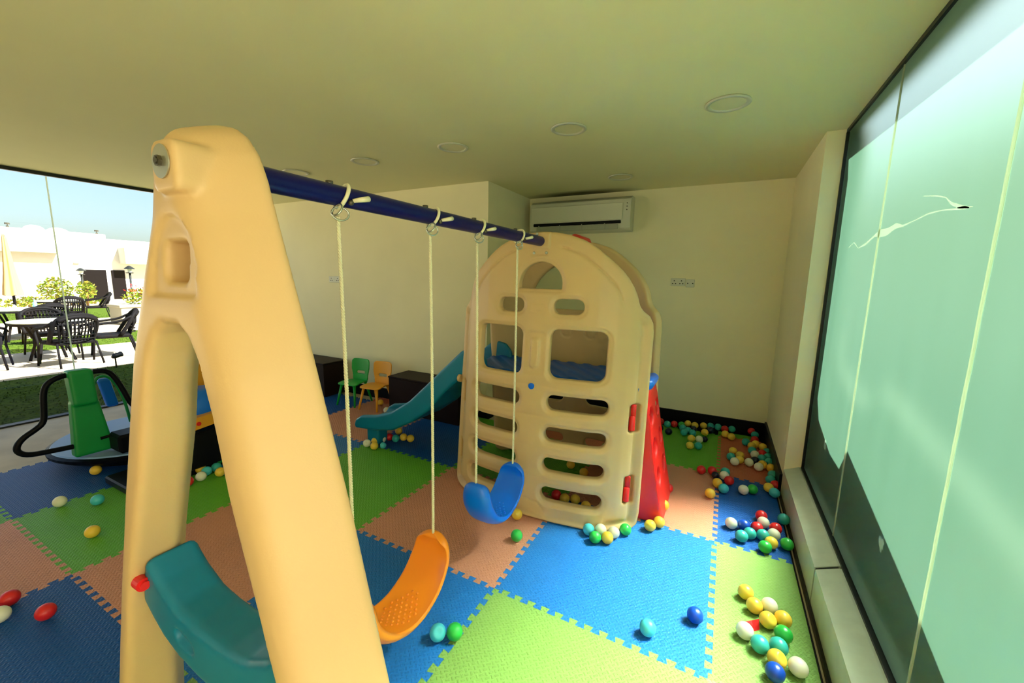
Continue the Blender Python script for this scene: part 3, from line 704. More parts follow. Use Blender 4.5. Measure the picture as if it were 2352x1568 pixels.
# ---------------------------------------------------------------- swings
def swing(yA, zA, yB, zB, zlow, m, rope_m, label, wd, name='swing'):
    """two ropes over the beam at yA and yB, banana shaped seat between them"""
    bxm = lambda y: BX0+(BX1-BX0)*(y-.55)/1.965
    r = empty(name, ((bxm(yA)+bxm(yB))/2, (yA+yB)/2, zlow), label, 'swing', 'swings hanging from the blue beam')
    yc = (yA+yB)/2; xc = bxm(yc)+.0; hl = (yB-yA)/2
    # centre line of the seat, horn to horn
    key = [(-1.0, 1.0), (-1.06, .78), (-.98, .52), (-.70, .22), (-.33, .045), (0, 0), (.33, .045), (.70, .22), (.98, .52), (1.06, .78), (1.0, 1.0)]
    def cr(p0, p1, p2, p3, t): return .5*((2*p1)+(-p0+p2)*t+(2*p0-5*p1+4*p2-p3)*t*t+(-p0+3*p1-3*p2+p3)*t**3)
    L = []
    K = [key[0]]+key+[key[-1]]
    for i in range(1, len(K)-2):
        for k in range(6):
            t = k/6; L.append(tuple(cr(K[i-1][j], K[i][j], K[i+1][j], K[i+2][j], t) for j in (0, 1)))
    L.append(key[-1]); n = len(L)
    cen = []
    for (a, b) in L:
        zt = zA+(zB-zA)*(a+1)/2; cen.append(Vector((0, yc+a*hl, zlow+.02+b*(zt-zlow-.02))))
    v = []; f = []; NS = 28; tops = []
    for i in range(n):
        t = (cen[min(i+1, n-1)]-cen[max(i-1, 0)]).normalized(); nr = Vector((0, -t.z, t.y))
        s_ = abs(2*i/(n-1)-1)                                              # 1 at the horns
        tip = min(1, (1-s_)/.16); wdt = wd*(math.sqrt(max(.0, 1-(1-tip)**2))*.985+.015)*(.66+.34*(1-s_**3)); th = .021*(math.sqrt(max(0, 1-(1-min(1, tip*2.2))**2))*.96+.04)
        for j in range(NS):
            an = 2*PI*j/NS; cx_, sx_ = math.cos(an), math.sin(an)
            ux = math.copysign(abs(cx_)**.75, cx_)*wdt; uz = math.copysign(abs(sx_)**.75, sx_)*th
            dish = .020*min(1, wdt/.06)*(ux/wdt)**4 if wdt > 1e-4 else 0
            if uz > 0: dish *= 1.35
            v.append(Vector((xc+ux, cen[i].y, cen[i].z))+nr*(uz+dish))
        tops.append((cen[i], nr, wdt, th))
    for i in range(n-1):
        for j in range(NS):
            f.append((i*NS+j, i*NS+(j+1) % NS, (i+1)*NS+(j+1) % NS, (i+1)*NS+j))
    f.append(tuple(range(NS))[::-1]); f.append(tuple((n-1)*NS+j for j in range(NS)))
    mb = MB().add(v, [q[::-1] for q in f])
    arc = [0.0]
    for i in range(1, n): arc.append(arc[-1]+(tops[i][0]-tops[i-1][0]).length)
    for row in range(-5, 6):                                               # grip nubs moulded into the sitting surface
        s0 = arc[-1]/2+row*.0215; i = max(k for k in range(n-1) if arc[k] <= s0); fr = (s0-arc[i])/(arc[i+1]-arc[i])
        c_ = tops[i][0].lerp(tops[i+1][0], fr); nr = tops[i][1].lerp(tops[i+1][1], fr).normalized(); th = tops[i][3]; wdt = tops[i][2]
        for kx in range(-3, 4):
            xx = kx*.026+(.013 if row % 2 else 0)
            if (xx/.068)**2+(row/5.6)**2 > 1: continue
            q = c_+nr*(th*1.0+.027*min(1, wdt/.06)*(xx/wdt)**4-.001); mb.sphere((xc+xx, q.y, q.z), .0062, 8)
    part(mb, 'seat', m, r, True)
    for (y, zt) in ((yA, zA), (yB, zB)):
        bx = bxm(y); top = BZ-.062; bot = zt-.012; mb = MB(); R = .0034; turns = (top-bot)/.030; N = int(turns*9)
        for ph in (0, 2*PI/3, 4*PI/3):
            pts = []
            for k in range(N+1):
                t = k/N; an = ph+2*PI*turns*t; pts.append((bx+(xc-bx)*t+R*math.cos(an), y+R*math.sin(an)+.004*math.sin(t*PI), top+(bot-top)*t))
            mb.tube(pts, .0036, 5)
        part(mb, 'rope', rope_m, r, True)
        # rope loop round the beam, slanting, with knot
        lp = []
        for k in range(25):
            an = 2*PI*k/24; lp.append((bx+.038*math.sin(an), y+.020+.022*math.cos(an+.6), BZ+.002+.0375*math.cos(an)))
        part(MB().tube(lp[:-1], .0062, 8, closed=True), 'rope_loop', M['cream'], r, True)
        part(MB().tube([(bx+.036, y+.030, BZ-.012), (bx+.055, y+.050, BZ-.006), (bx+.058, y+.075, BZ-.0)], [.006, .008, .009], 8), 'rope_tail', M['cream'], r, True)
        ring = [(bx+.012+.010*math.cos(a), y+.022*math.cos(a)*1.1, BZ-.054+.020*math.sin(a)) for a in np.linspace(0, 2*PI, 19)[:-1]]
        ring2 = [(bx+.020+.020*math.cos(a), y-.018+.010*math.sin(a), BZ-.045+.018*math.sin(a)) for a in np.linspace(0, 2*PI, 19)[:-1]]
        part(MB().tube(ring, .0028, 7, closed=True), 'steel_hook', M['steel'], r, True)
        part(MB().tube(ring2, .0032, 7, closed=True), 'steel_ring', M['steel'], r, True)
        part(MB().sphere((bx+.034, y+.024, BZ-.018), .0095, 8), 'steel_nut', M['dsteel'], r, True)
        part(MB().cyl((bx-.004, y-.022, BZ+.030), (bx-.004, y-.022, BZ+.041), .011, 12), 'steel_cap', M['dsteel'], r, True)
    return r
swing(.912, .43, 1.36, .425, .150, M['orange'], M['cream'], 'swing with orange plastic seat on the two nearer ropes', .108)
swing(1.715, .505, 2.145, .440, .190, M['bluep'], M['cream'], 'swing with blue plastic seat on the two ropes nearer the tower', .098)
BALLS = [
 (0.231, 2.193, 0.036, 'yellow', 'balls on the lime mat beside the window ledge', 'yellow plastic ball, topmost of the group on the lime mat beside the ledge'),
 (0.265, 2.114, 0.036, 'yellow', 'balls on the lime mat beside the window ledge', 'yellow plastic ball just below the topmost one on the lime mat'),
 (0.330, 2.149, 0.036, 'white', 'balls on the lime mat beside the window ledge', 'upper right white plastic ball of the group on the lime mat, between yellow balls'),
 (0.315, 2.045, 0.036, 'yellow', 'balls on the lime mat beside the window ledge', 'dented yellow plastic ball right of the crushed red one on the lime mat'),
 (0.379, 2.086, 0.036, 'yellow', 'balls on the lime mat beside the window ledge', 'yellow plastic ball closest to the ledge, just above the green ball on the lime mat'),
 (0.250, 2.007, 0.036, 'crush', 'balls on the lime mat beside the window ledge', 'crushed red plastic ball folded flat among yellow balls on the lime mat'),
 (0.217, 1.926, 0.036, 'white', 'balls on the lime mat beside the window ledge', 'white plastic ball below the crushed red one on the lime mat'),
 (0.370, 1.988, 0.036, 'green', 'balls on the lime mat beside the window ledge', 'green plastic ball, the only green one in the group on the lime mat'),
 (0.272, 1.877, 0.036, 'teal', 'balls on the lime mat beside the window ledge', 'teal plastic ball, left one of the teal pair on the lime mat'),
 (0.344, 1.904, 0.036, 'teal', 'balls on the lime mat beside the window ledge', 'right teal plastic ball of the teal pair under the green ball on the lime mat'),
 (0.330, 1.830, 0.036, 'yellow', 'balls on the lime mat beside the window ledge', 'dented yellow plastic ball touching the dark blue ball at the picture bottom'),
 (0.317, 1.757, 0.036, 'blue', 'balls on the lime mat beside the window ledge', 'dark blue plastic ball at the bottom of the group on the lime mat'),
 (0.404, 1.829, 0.036, 'white', 'balls on the lime mat beside the window ledge', 'large looking white plastic ball lowest and nearest the window ledge'),
 (-0.174, 1.730, 0.036, 'cyan', 'balls loose in the foreground', 'cyan plastic ball alone on the bright blue mat'),
 (0.012, 1.911, 0.036, 'blue', 'balls loose in the foreground', 'blue plastic ball alone on the bright blue mat near its right seam'),
 (-0.991, 1.256, 0.036, 'cyan', 'balls loose in the foreground', 'dented cyan plastic ball beside a green ball right of the orange swing seat'),
 (-0.928, 1.295, 0.036, 'green', 'balls loose in the foreground', 'green plastic ball beside a cyan ball right of the orange swing seat'),
 (-1.211, 1.120, 0.036, 'cyan', 'balls loose in the foreground', 'cyan plastic ball mostly hidden behind the beige swing frame leg under the orange seat'),
 (-0.995, 2.037, 0.036, 'green', 'balls loose in the foreground', 'green plastic ball alone on the pink mat below the blue swing seat'),
 (-1.096, 2.241, 0.036, 'yellow', 'balls loose in the foreground', 'yellow plastic ball at the tower base just right of the blue swing seat'),
 (-0.626, 2.312, 0.036, 'cyan', 'balls in front of the climbing tower', 'cyan plastic ball, leftmost of the row at the tower foot'),
 (-0.558, 2.345, 0.036, 'white', 'balls in front of the climbing tower', 'left white plastic ball at the tower foot beside the cyan ball'),
 (-0.479, 2.359, 0.036, 'white', 'balls in front of the climbing tower', 'right white plastic ball at the tower foot next to the green end ball'),
 (-0.421, 2.426, 0.036, 'green', 'balls in front of the climbing tower', 'green plastic ball at the right end of the row at the tower foot'),
 (-0.568, 2.255, 0.036, 'green', 'balls in front of the climbing tower', 'green plastic ball in front of the cyan and white ones at the tower foot'),
 (-0.501, 2.287, 0.036, 'yellow', 'balls in front of the climbing tower', 'yellow plastic ball in front of the two white ones at the tower foot'),
 (-0.291, 2.546, 0.036, 'yellow', 'balls in front of the climbing tower', 'yellow plastic ball, left of the pair at the foot of the red climbing wall'),
 (-0.245, 2.615, 0.036, 'yellow', 'balls in front of the climbing tower', 'yellow plastic ball, right of the pair at the foot of the red climbing wall'),
 (-0.244, 2.846, 0.036, 'yellow', 'balls in front of the climbing tower', 'yellow plastic ball alone on the pink mat right of the red climbing wall'),
 (-0.246, 3.113, 0.036, 'red', 'balls in front of the climbing tower', 'red plastic ball on the pink mat touching the side of the red climbing wall'),
 (0.174, 2.834, 0.036, 'white', 'balls on the dark blue mat by the window', 'white plastic ball at the left end of the group on the dark blue mat'),
 (0.247, 2.850, 0.036, 'blue', 'balls on the dark blue mat by the window', 'blue plastic ball just right of the left white one on the dark blue mat'),
 (0.356, 3.030, 0.036, 'red', 'balls on the dark blue mat by the window', 'red plastic ball at the top of the group on the dark blue mat'),
 (0.361, 2.946, 0.036, 'white', 'balls on the dark blue mat by the window', 'white plastic ball below the top red one on the dark blue mat'),
 (0.320, 2.860, 0.036, 'red', 'balls on the dark blue mat by the window', 'red plastic ball left of the middle white one on the dark blue mat'),
 (0.426, 2.910, 0.036, 'red', 'balls on the dark blue mat by the window', 'red plastic ball at the right side of the group on the dark blue mat'),
 (0.229, 2.711, 0.036, 'teal', 'balls on the dark blue mat by the window', 'lowest left teal plastic ball of the group on the dark blue mat'),
 (0.276, 2.768, 0.036, 'teal', 'balls on the dark blue mat by the window', 'middle teal plastic ball touching the lower left teal one on the dark blue mat'),
 (0.348, 2.787, 0.036, 'teal', 'balls on the dark blue mat by the window', 'right teal plastic ball above the green one on the dark blue mat'),
 (0.409, 2.828, 0.036, 'white', 'balls on the dark blue mat by the window', 'white plastic ball right of the teal ones on the dark blue mat'),
 (0.387, 2.724, 0.036, 'yellow', 'balls on the dark blue mat by the window', 'yellow plastic ball behind the green one at the seam of dark blue and lime mats'),
 (0.350, 2.660, 0.036, 'green', 'balls on the dark blue mat by the window', 'green plastic ball at the seam of the dark blue and lime mats'),
 (0.486, 3.059, 0.036, 'teal', 'balls on the dark blue mat by the window', 'teal plastic ball alone in the shade against the window ledge'),
 (0.470, 2.756, 0.036, 'green', 'balls on the dark blue mat by the window', 'green plastic ball alone in the shade against the window ledge'),
 (0.039, 3.186, 0.036, 'yellow', 'balls around the corner of the pink and dark blue mats', 'yellow plastic ball on the pink mat just left of the seam'),
 (-0.038, 3.575, 0.036, 'red', 'balls around the corner of the pink and dark blue mats', 'left red plastic ball of the pair on the seam of the pink and green mats'),
 (0.043, 3.604, 0.036, 'red', 'balls around the corner of the pink and dark blue mats', 'right red plastic ball of the pair on the seam of the pink and green mats'),
 (0.068, 3.541, 0.029, 'navy', 'balls around the corner of the pink and dark blue mats', 'small dark navy plastic ball half hidden beside the right red ball of the pair'),
 (0.140, 3.632, 0.036, 'teal', 'balls around the corner of the pink and dark blue mats', 'teal plastic ball behind the white one at the mat corner'),
 (0.133, 3.556, 0.036, 'white', 'balls around the corner of the pink and dark blue mats', 'white plastic ball at the mat corner between a teal and a red ball'),
 (0.167, 3.479, 0.036, 'red', 'balls around the corner of the pink and dark blue mats', 'red plastic ball right of the white one on the edge of the dark blue mat'),
 (0.085, 3.392, 0.036, 'yellow', 'balls around the corner of the pink and dark blue mats', 'yellow plastic ball lying on the seam left of the cyan one'),
 (0.128, 3.317, 0.036, 'cyan', 'balls around the corner of the pink and dark blue mats', 'cyan plastic ball at the upper left corner of the dark blue mat'),
 (0.263, 3.371, 0.036, 'white', 'balls around the corner of the pink and dark blue mats', 'white plastic ball, half of the white and green pair on the dark blue mat'),
 (0.325, 3.414, 0.036, 'green', 'balls around the corner of the pink and dark blue mats', 'green plastic ball, half of the white and green pair on the dark blue mat'),
 (0.437, 3.507, 0.036, 'yellow', 'balls around the corner of the pink and dark blue mats', 'yellow plastic ball at the upper right corner of the dark blue mat'),
 (0.486, 3.575, 0.036, 'red', 'balls around the corner of the pink and dark blue mats', 'dim red plastic ball at the dark edge beside the yellow one'),
 (0.468, 3.436, 0.036, 'cyan', 'balls around the corner of the pink and dark blue mats', 'cyan plastic ball below the yellow one near the ledge'),
 (0.462, 3.662, 0.036, 'teal', 'balls around the corner of the pink and dark blue mats', 'teal plastic ball behind the yellow one at the corner of the dark blue mat'),
 (0.486, 3.770, 0.036, 'teal', 'balls around the corner of the pink and dark blue mats', 'teal plastic ball at the dark edge below the rightmost yellow one'),
 (0.205, 4.146, 0.036, 'yellow', 'balls on the red mat in the back corner', 'yellow plastic ball topmost of the left clump on the red mat'),
 (0.186, 3.995, 0.036, 'teal', 'balls on the red mat in the back corner', 'teal plastic ball at the left of the left clump on the red mat'),
 (0.214, 3.898, 0.036, 'white', 'balls on the red mat in the back corner', 'white plastic ball at the bottom left of the left clump on the red mat'),
 (0.260, 4.069, 0.036, 'yellow', 'balls on the red mat in the back corner', 'upper of two stacked looking yellow plastic balls in the left clump on the red mat'),
 (0.253, 3.961, 0.036, 'yellow', 'balls on the red mat in the back corner', 'lower of two stacked looking yellow plastic balls in the left clump on the red mat'),
 (0.325, 3.943, 0.036, 'white', 'balls on the red mat in the back corner', 'white plastic ball between the left clump and the navy ball on the red mat'),
 (0.374, 4.003, 0.036, 'navy', 'balls on the red mat in the back corner', 'dark navy plastic ball in the middle of the red mat clumps'),
 (0.382, 4.160, 0.036, 'white', 'balls on the red mat in the back corner', 'white plastic ball above the navy one on the red mat'),
 (0.366, 4.250, 0.036, 'teal', 'balls on the red mat in the back corner', 'teal plastic ball just behind the white one on the red mat'),
 (0.369, 4.379, 0.036, 'yellow', 'balls on the red mat in the back corner', 'left yellow plastic ball of the three near the right edge of the red mat'),
 (0.405, 4.447, 0.036, 'yellow', 'balls on the red mat in the back corner', 'middle yellow plastic ball of the three near the right edge of the red mat'),
 (0.461, 4.398, 0.036, 'yellow', 'balls on the red mat in the back corner', 'right yellow plastic ball of the three near the right edge of the red mat'),
 (0.405, 4.574, 0.036, 'red', 'balls on the red mat in the back corner', 'red plastic ball behind the three yellow ones in the corner'),
 (0.444, 4.217, 0.036, 'red', 'balls on the red mat in the back corner', 'red plastic ball right of the white one on the red mat'),
 (0.486, 4.279, 0.036, 'teal', 'balls on the red mat in the back corner', 'teal plastic ball uppermost against the right skirting'),
 (0.486, 4.154, 0.036, 'teal', 'balls on the red mat in the back corner', 'second teal plastic ball against the right skirting'),
 (0.434, 4.092, 0.036, 'teal', 'balls on the red mat in the back corner', 'teal plastic ball right of the navy one on the red mat'),
 (0.485, 4.038, 0.036, 'teal', 'balls on the red mat in the back corner', 'lower teal plastic ball above the yellow pair by the right skirting'),
 (0.395, 3.884, 0.036, 'white', 'balls on the red mat in the back corner', 'white plastic ball at the bottom of the right clump on the red mat'),
 (0.427, 3.951, 0.036, 'yellow', 'balls on the red mat in the back corner', 'yellow plastic ball right of the bottom white one on the red mat'),
 (0.486, 3.907, 0.036, 'yellow', 'balls on the red mat in the back corner', 'yellow plastic ball furthest right in the red mat clump'),
 (0.321, 4.461, 0.036, 'teal', 'balls on the red mat in the back corner', 'teal plastic ball alone on the upper part of the red mat'),
 (0.388, 4.824, 0.036, 'red', 'balls along the skirting of the back wall', 'dim red plastic ball near the back corner of the room'),
 (0.414, 4.725, 0.036, 'teal', 'balls along the skirting of the back wall', 'teal plastic ball near the back corner of the room'),
 (0.141, 4.594, 0.036, 'yellow', 'balls along the skirting of the back wall', 'left yellow plastic ball of the pair at the top edge of the red mat'),
 (0.196, 4.544, 0.036, 'yellow', 'balls along the skirting of the back wall', 'right yellow plastic ball of the pair at the top edge of the red mat'),
 (0.137, 4.755, 0.036, 'red', 'balls along the skirting of the back wall', 'red plastic ball behind the yellow pair at the back skirting'),
 (0.204, 4.787, 0.036, 'teal', 'balls along the skirting of the back wall', 'teal plastic ball behind the yellow pair at the back skirting'),
 (-0.502, 4.652, 0.036, 'red', 'balls along the skirting of the back wall', 'red plastic ball in the back row, first beside the red climbing wall'),
 (-0.427, 4.601, 0.036, 'teal', 'balls along the skirting of the back wall', 'teal plastic ball in the back row between two red ones'),
 (-0.360, 4.640, 0.036, 'red', 'balls along the skirting of the back wall', 'second red plastic ball from the climbing wall in the back row'),
 (-0.387, 4.370, 0.036, 'navy', 'balls along the skirting of the back wall', 'navy plastic ball in front of the back row near the climbing wall'),
 (-0.482, 4.431, 0.036, 'navy', 'balls along the skirting of the back wall', 'navy plastic ball touching the edge of the climbing wall in the back row'),
 (-0.287, 4.651, 0.036, 'green', 'balls along the skirting of the back wall', 'green plastic ball in the back row, left of the yellow pair'),
 (-0.264, 4.559, 0.036, 'teal', 'balls along the skirting of the back wall', 'teal plastic ball just in front of the green one in the back row'),
 (-0.243, 4.425, 0.036, 'teal', 'balls along the skirting of the back wall', 'lowest left teal plastic ball in the teal cluster at the back'),
 (-0.211, 4.508, 0.036, 'teal', 'balls along the skirting of the back wall', 'middle teal plastic ball in the teal cluster at the back'),
 (-0.162, 4.452, 0.036, 'teal', 'balls along the skirting of the back wall', 'right teal plastic ball in the teal cluster at the back'),
 (-0.228, 4.733, 0.036, 'yellow', 'balls along the skirting of the back wall', 'left yellow plastic ball of the pair against the back skirting'),
 (-0.156, 4.713, 0.036, 'yellow', 'balls along the skirting of the back wall', 'right yellow plastic ball of the pair against the back skirting'),
 (-0.161, 4.574, 0.036, 'navy', 'balls along the skirting of the back wall', 'navy plastic ball below the yellow pair at the back skirting'),
 (-0.072, 4.749, 0.036, 'yellow', 'balls along the skirting of the back wall', 'single yellow plastic ball against the back skirting beside teal ones'),
 (-0.050, 4.538, 0.036, 'yellow', 'balls along the skirting of the back wall', 'yellow plastic ball at the back edge of the green mat'),
 (-0.003, 4.776, 0.036, 'teal', 'balls along the skirting of the back wall', 'teal plastic ball right of the single yellow one at the back skirting'),
 (0.001, 4.639, 0.036, 'navy', 'balls along the skirting of the back wall', 'navy plastic ball below a teal one at the back skirting'),
 (0.070, 4.786, 0.036, 'teal', 'balls along the skirting of the back wall', 'teal plastic ball at the back skirting near the top of the seam'),
 (-0.163, 4.283, 0.036, 'yellow', 'balls along the skirting of the back wall', 'yellow plastic ball left of a white one on the far green mat'),
 (-0.091, 4.298, 0.036, 'white', 'balls along the skirting of the back wall', 'white plastic ball on the far green mat'),
 (-0.042, 4.347, 0.029, 'navy', 'balls along the skirting of the back wall', 'small dark navy plastic ball right of the white one on the far green mat'),
 (-0.161, 4.085, 0.036, 'yellow', 'balls along the skirting of the back wall', 'lowest yellow plastic ball on the far green mat'),
 (-0.090, 4.114, 0.036, 'teal', 'balls along the skirting of the back wall', 'lowest teal plastic ball on the far green mat'),
 (-2.851, 2.589, 0.036, 'white', 'balls under the foot of the slide', 'crumpled white plastic ball at the left end under the slide foot'),
 (-2.824, 2.663, 0.036, 'yellow', 'balls under the foot of the slide', 'upper yellow plastic ball of two left under the slide foot'),
 (-2.747, 2.580, 0.036, 'yellow', 'balls under the foot of the slide', 'front yellow plastic ball of two left under the slide foot'),
 (-2.803, 2.734, 0.036, 'white', 'balls under the foot of the slide', 'bluish white plastic ball under the slide behind a cyan one'),
 (-2.697, 2.638, 0.029, 'cyan', 'balls under the foot of the slide', 'small cyan plastic ball under the slide at the front edge of the green mat'),
 (-2.781, 2.805, 0.036, 'red', 'balls under the foot of the slide', 'dark red plastic ball in the shade under the slide'),
 (-2.702, 2.809, 0.036, 'teal', 'balls under the foot of the slide', 'teal plastic ball in the middle of the group under the slide'),
 (-2.812, 2.969, 0.036, 'yellow', 'balls under the foot of the slide', 'rearmost dim yellow plastic ball under the slide'),
 (-2.659, 2.871, 0.036, 'yellow', 'balls under the foot of the slide', 'yellow plastic ball second from the right under the slide'),
 (-2.579, 2.880, 0.036, 'yellow', 'balls under the foot of the slide', 'yellow plastic ball at the right end under the slide'),
 (-3.680, 3.579, 0.036, 'yellow', 'balls under the foot of the slide', 'yellow plastic ball behind the yellow chair'),
 (-3.396, 3.393, 0.036, 'white', 'balls under the foot of the slide', 'white plastic ball beside the dark cube behind the slide'),
 (-3.449, 1.414, 0.036, 'red', 'balls beside the black pedestal', 'red plastic ball at the left of the group by the black pedestal'),
 (-3.456, 1.503, 0.036, 'white', 'balls beside the black pedestal', 'white plastic ball in front of the group by the black pedestal'),
 (-3.513, 1.570, 0.036, 'cyan', 'balls beside the black pedestal', 'cyan plastic ball behind the white one by the black pedestal'),
 (-3.594, 1.566, 0.036, 'yellow', 'balls beside the black pedestal', 'dim yellow plastic ball behind the white one by the black pedestal'),
 (-3.407, 1.613, 0.036, 'yellow', 'balls beside the black pedestal', 'yellow plastic ball at the right of the group by the black pedestal'),
 (-3.521, 1.643, 0.036, 'teal', 'balls beside the black pedestal', 'teal plastic ball behind the right yellow one by the black pedestal'),
 (-3.631, 1.708, 0.036, 'green', 'balls beside the black pedestal', 'green plastic ball rearmost by the black pedestal'),
 (-4.267, 1.157, 0.036, 'yellow', 'balls loose on the left mats', 'yellow plastic ball under the edge of the carousel disc'),
 (-3.874, 0.857, 0.036, 'white', 'balls loose on the left mats', 'white plastic ball on the seam of the left blue and green mats'),
 (-3.687, 0.987, 0.036, 'cyan', 'balls loose on the left mats', 'cyan plastic ball on the left green mat'),
 (-3.247, 0.828, 0.036, 'yellow', 'balls loose on the left mats', 'yellow plastic ball on the left green mat beside the swing frame leg'),
 (-2.634, 0.486, 0.036, 'red', 'balls loose on the left mats', 'red plastic ball on the dark blue mat at lower left, right one of two'),
 (-2.896, 0.434, 0.036, 'red', 'balls loose on the left mats', 'red plastic ball at the left picture edge, left one of two'),
 (-2.789, 0.382, 0.036, 'white', 'balls loose on the left mats', 'white plastic ball cut by the left picture edge'),
 (-1.028, 3.121, 0.036, 'yellow', 'balls inside the climbing tower', 'yellow plastic ball inside the tower seen through the third right slot'),
 (-0.887, 3.039, 0.036, 'yellow', 'balls inside the climbing tower', 'yellow plastic ball inside the tower at the right end of the third slot'),
 (-0.956, 2.601, 0.036, 'red', 'balls inside the climbing tower', 'red plastic ball inside the tower behind the lowest slot'),
 (-0.885, 2.581, 0.036, 'yellow', 'balls inside the climbing tower', 'left yellow plastic ball behind the lowest slot of the tower'),
 (-0.815, 2.608, 0.036, 'yellow', 'balls inside the climbing tower', 'middle yellow plastic ball behind the lowest slot of the tower'),
 (-0.720, 2.559, 0.036, 'yellow', 'balls inside the climbing tower', 'right yellow plastic ball behind the lowest slot of the tower'),
 (-1.733, 4.599, 0.036, 'yellow', 'balls inside the climbing tower', 'yellow plastic ball at the back wall seen through the top slot of the tower'),
 (-1.653, 4.752, 0.036, 'teal', 'balls inside the climbing tower', 'teal plastic ball at the back wall seen through the top slot of the tower'),
 (-1.807, 4.598, 0.036, 'red', 'balls inside the climbing tower', 'red plastic ball at the back wall seen through the top slot of the tower'),
 (-1.232, 4.531, 0.036, 'yellow', 'balls inside the climbing tower', 'yellow plastic ball on the far mat seen through the right end of the top slot'),
 (-1.182, 4.597, 0.036, 'teal', 'balls inside the climbing tower', 'teal plastic ball on the far mat seen at the right end of the top slot'),
]

# ================================================================ BALLS
def ball_mesh(r, kind):
    mb = MB()
    if kind == 'crush':
        v = [(-.034, -.01, .0), (-.012, -.026, .0), (.030, -.014, .0), (.036, .014, .0), (.0, .024, .0), (-.030, .018, .0), (-.040, -.004, .034), (.002, -.006, .014), (.034, .004, .040), (.006, .012, .024)]
        mb.add(v, [(0, 1, 7, 6), (1, 2, 8, 7), (2, 3, 8), (3, 4, 9, 8), (4, 5, 9), (5, 0, 6), (5, 6, 9), (6, 7, 9), (7, 8, 9), (0, 5, 4, 3, 2, 1)])
    else:
        mb.sphere((0, 0, 0), r, 28)
        if kind == 'dent':
            c = Vector((.55, -.45, .70)).normalized()
            for i, p in enumerate(mb.v):
                d = Vector(p).normalized().dot(c)
                if d > .80: k = (d-.80)/.20; mb.v[i] = tuple(np.array(p)*(1-.28*math.sin(min(1, k*1.3)*PI/2)*k))
    return mb
protos = {}
rnd = random.Random(3)
for (x, y, r, col, grp, lab) in BALLS:
    kind = 'crush' if col == 'crush' else ('dent' if ('dented' in lab or 'crumpled' in lab) else 'ball')
    key = (kind, col, r)
    if key not in protos:
        o = ball_mesh(r, kind).build('play_ball', M['ball_'+col], None, kind != 'crush'); protos[key] = o
    else:
        o = protos[key].copy(); C.objects.link(o)
    o.location = (x, y, r if kind != 'crush' else .0005)
    if kind == 'ball': o.rotation_euler = (rnd.uniform(0, 3), rnd.uniform(0, 3), 0)
    if kind == 'crush': o.rotation_euler = (0, 0, .5)
    tag(o, lab, 'ball', grp)

# ================================================================ CUBES AND CHAIRS
def cube_table(x0, x1, y0, y1, h, label):
    r = empty('storage_cube', ((x0+x1)/2, (y0+y1)/2, 0), label, 'cube table', 'dark brown cubes along the wall')
    part(MB().box((x0+.006, y0+.006, 0.0), (x1-.006, y1, h-.02), .004), 'body', M['brown'], r)
    part(MB().box((x0, y0, h-.02), (x1, y1, h), .005), 'top', M['brown'], r)
cube_table(-5.35, -4.53, 3.44, YL-.02, .45, 'dark brown cube left of the green child chair')
cube_table(-3.43, -2.42, 3.46, YL-.02, .43, 'dark brown cube right of the yellow child chair, behind the slide')
def child_chair(loc, rz, m, label):
    r = empty('child_chair', loc, label, 'chair', 'small plastic chairs by the wall', rz)
    P = lambda mb, n, sm=False: mb.build(n, m, r, sm)
    # seat: front at -y
    def seat(X, Y, Z):
        zc = .268+.012*np.cos(Y*14)-.05*np.clip((Y-.09)/.06, 0, 1)*-1*0; w_ = .135+.012*np.clip(-Y/.13, -1, 1)
        d = smax(np.abs(X)-w_, np.abs(Y)-.135, .05); return smax(d, np.abs(Z-zc)-.009, .006)
    o = sdf_obj('seat', seat, (-.17, -.16, .23), (.17, .16, .31), (.008, .008, .005), m, r)
    def back(X, Y, Z):
        z = Z; yc = .135+.10*(z-.27)+.25*X*X*0-1.1*X*X; w_ = .118+.02*np.clip((z-.33)/.1, 0, 1)
        d = smax(np.abs(X)-w_, np.abs(z-.40)-.145, .05); d = smax(d, -rbox2(X, z, 0, .372, .062, .018, .015), .008)
        return smax(d, np.abs(Y-yc)-.008, .006)
    sdf_obj('backrest', back, (-.16, .07, .24), (.16, .20, .56), (.007, .0055, .007), m, r)
    for sx in (-1, 1):
        for sy in (-1, 1):
            top = (sx*.098, sy*.095, .262); bot = (sx*.135, sy*.150 if sy < 0 else .165, .0)
            P(MB().tube([bot, top], [.012, .016], 10), 'leg', True)
    return r
child_chair((-4.02, 3.475, 0), .12, M['greenc'], 'green plastic child chair beside the left dark cube')
child_chair((-3.66, 3.49, 0), .10, M['yellowc'], 'yellow plastic child chair between the green chair and right dark cube')

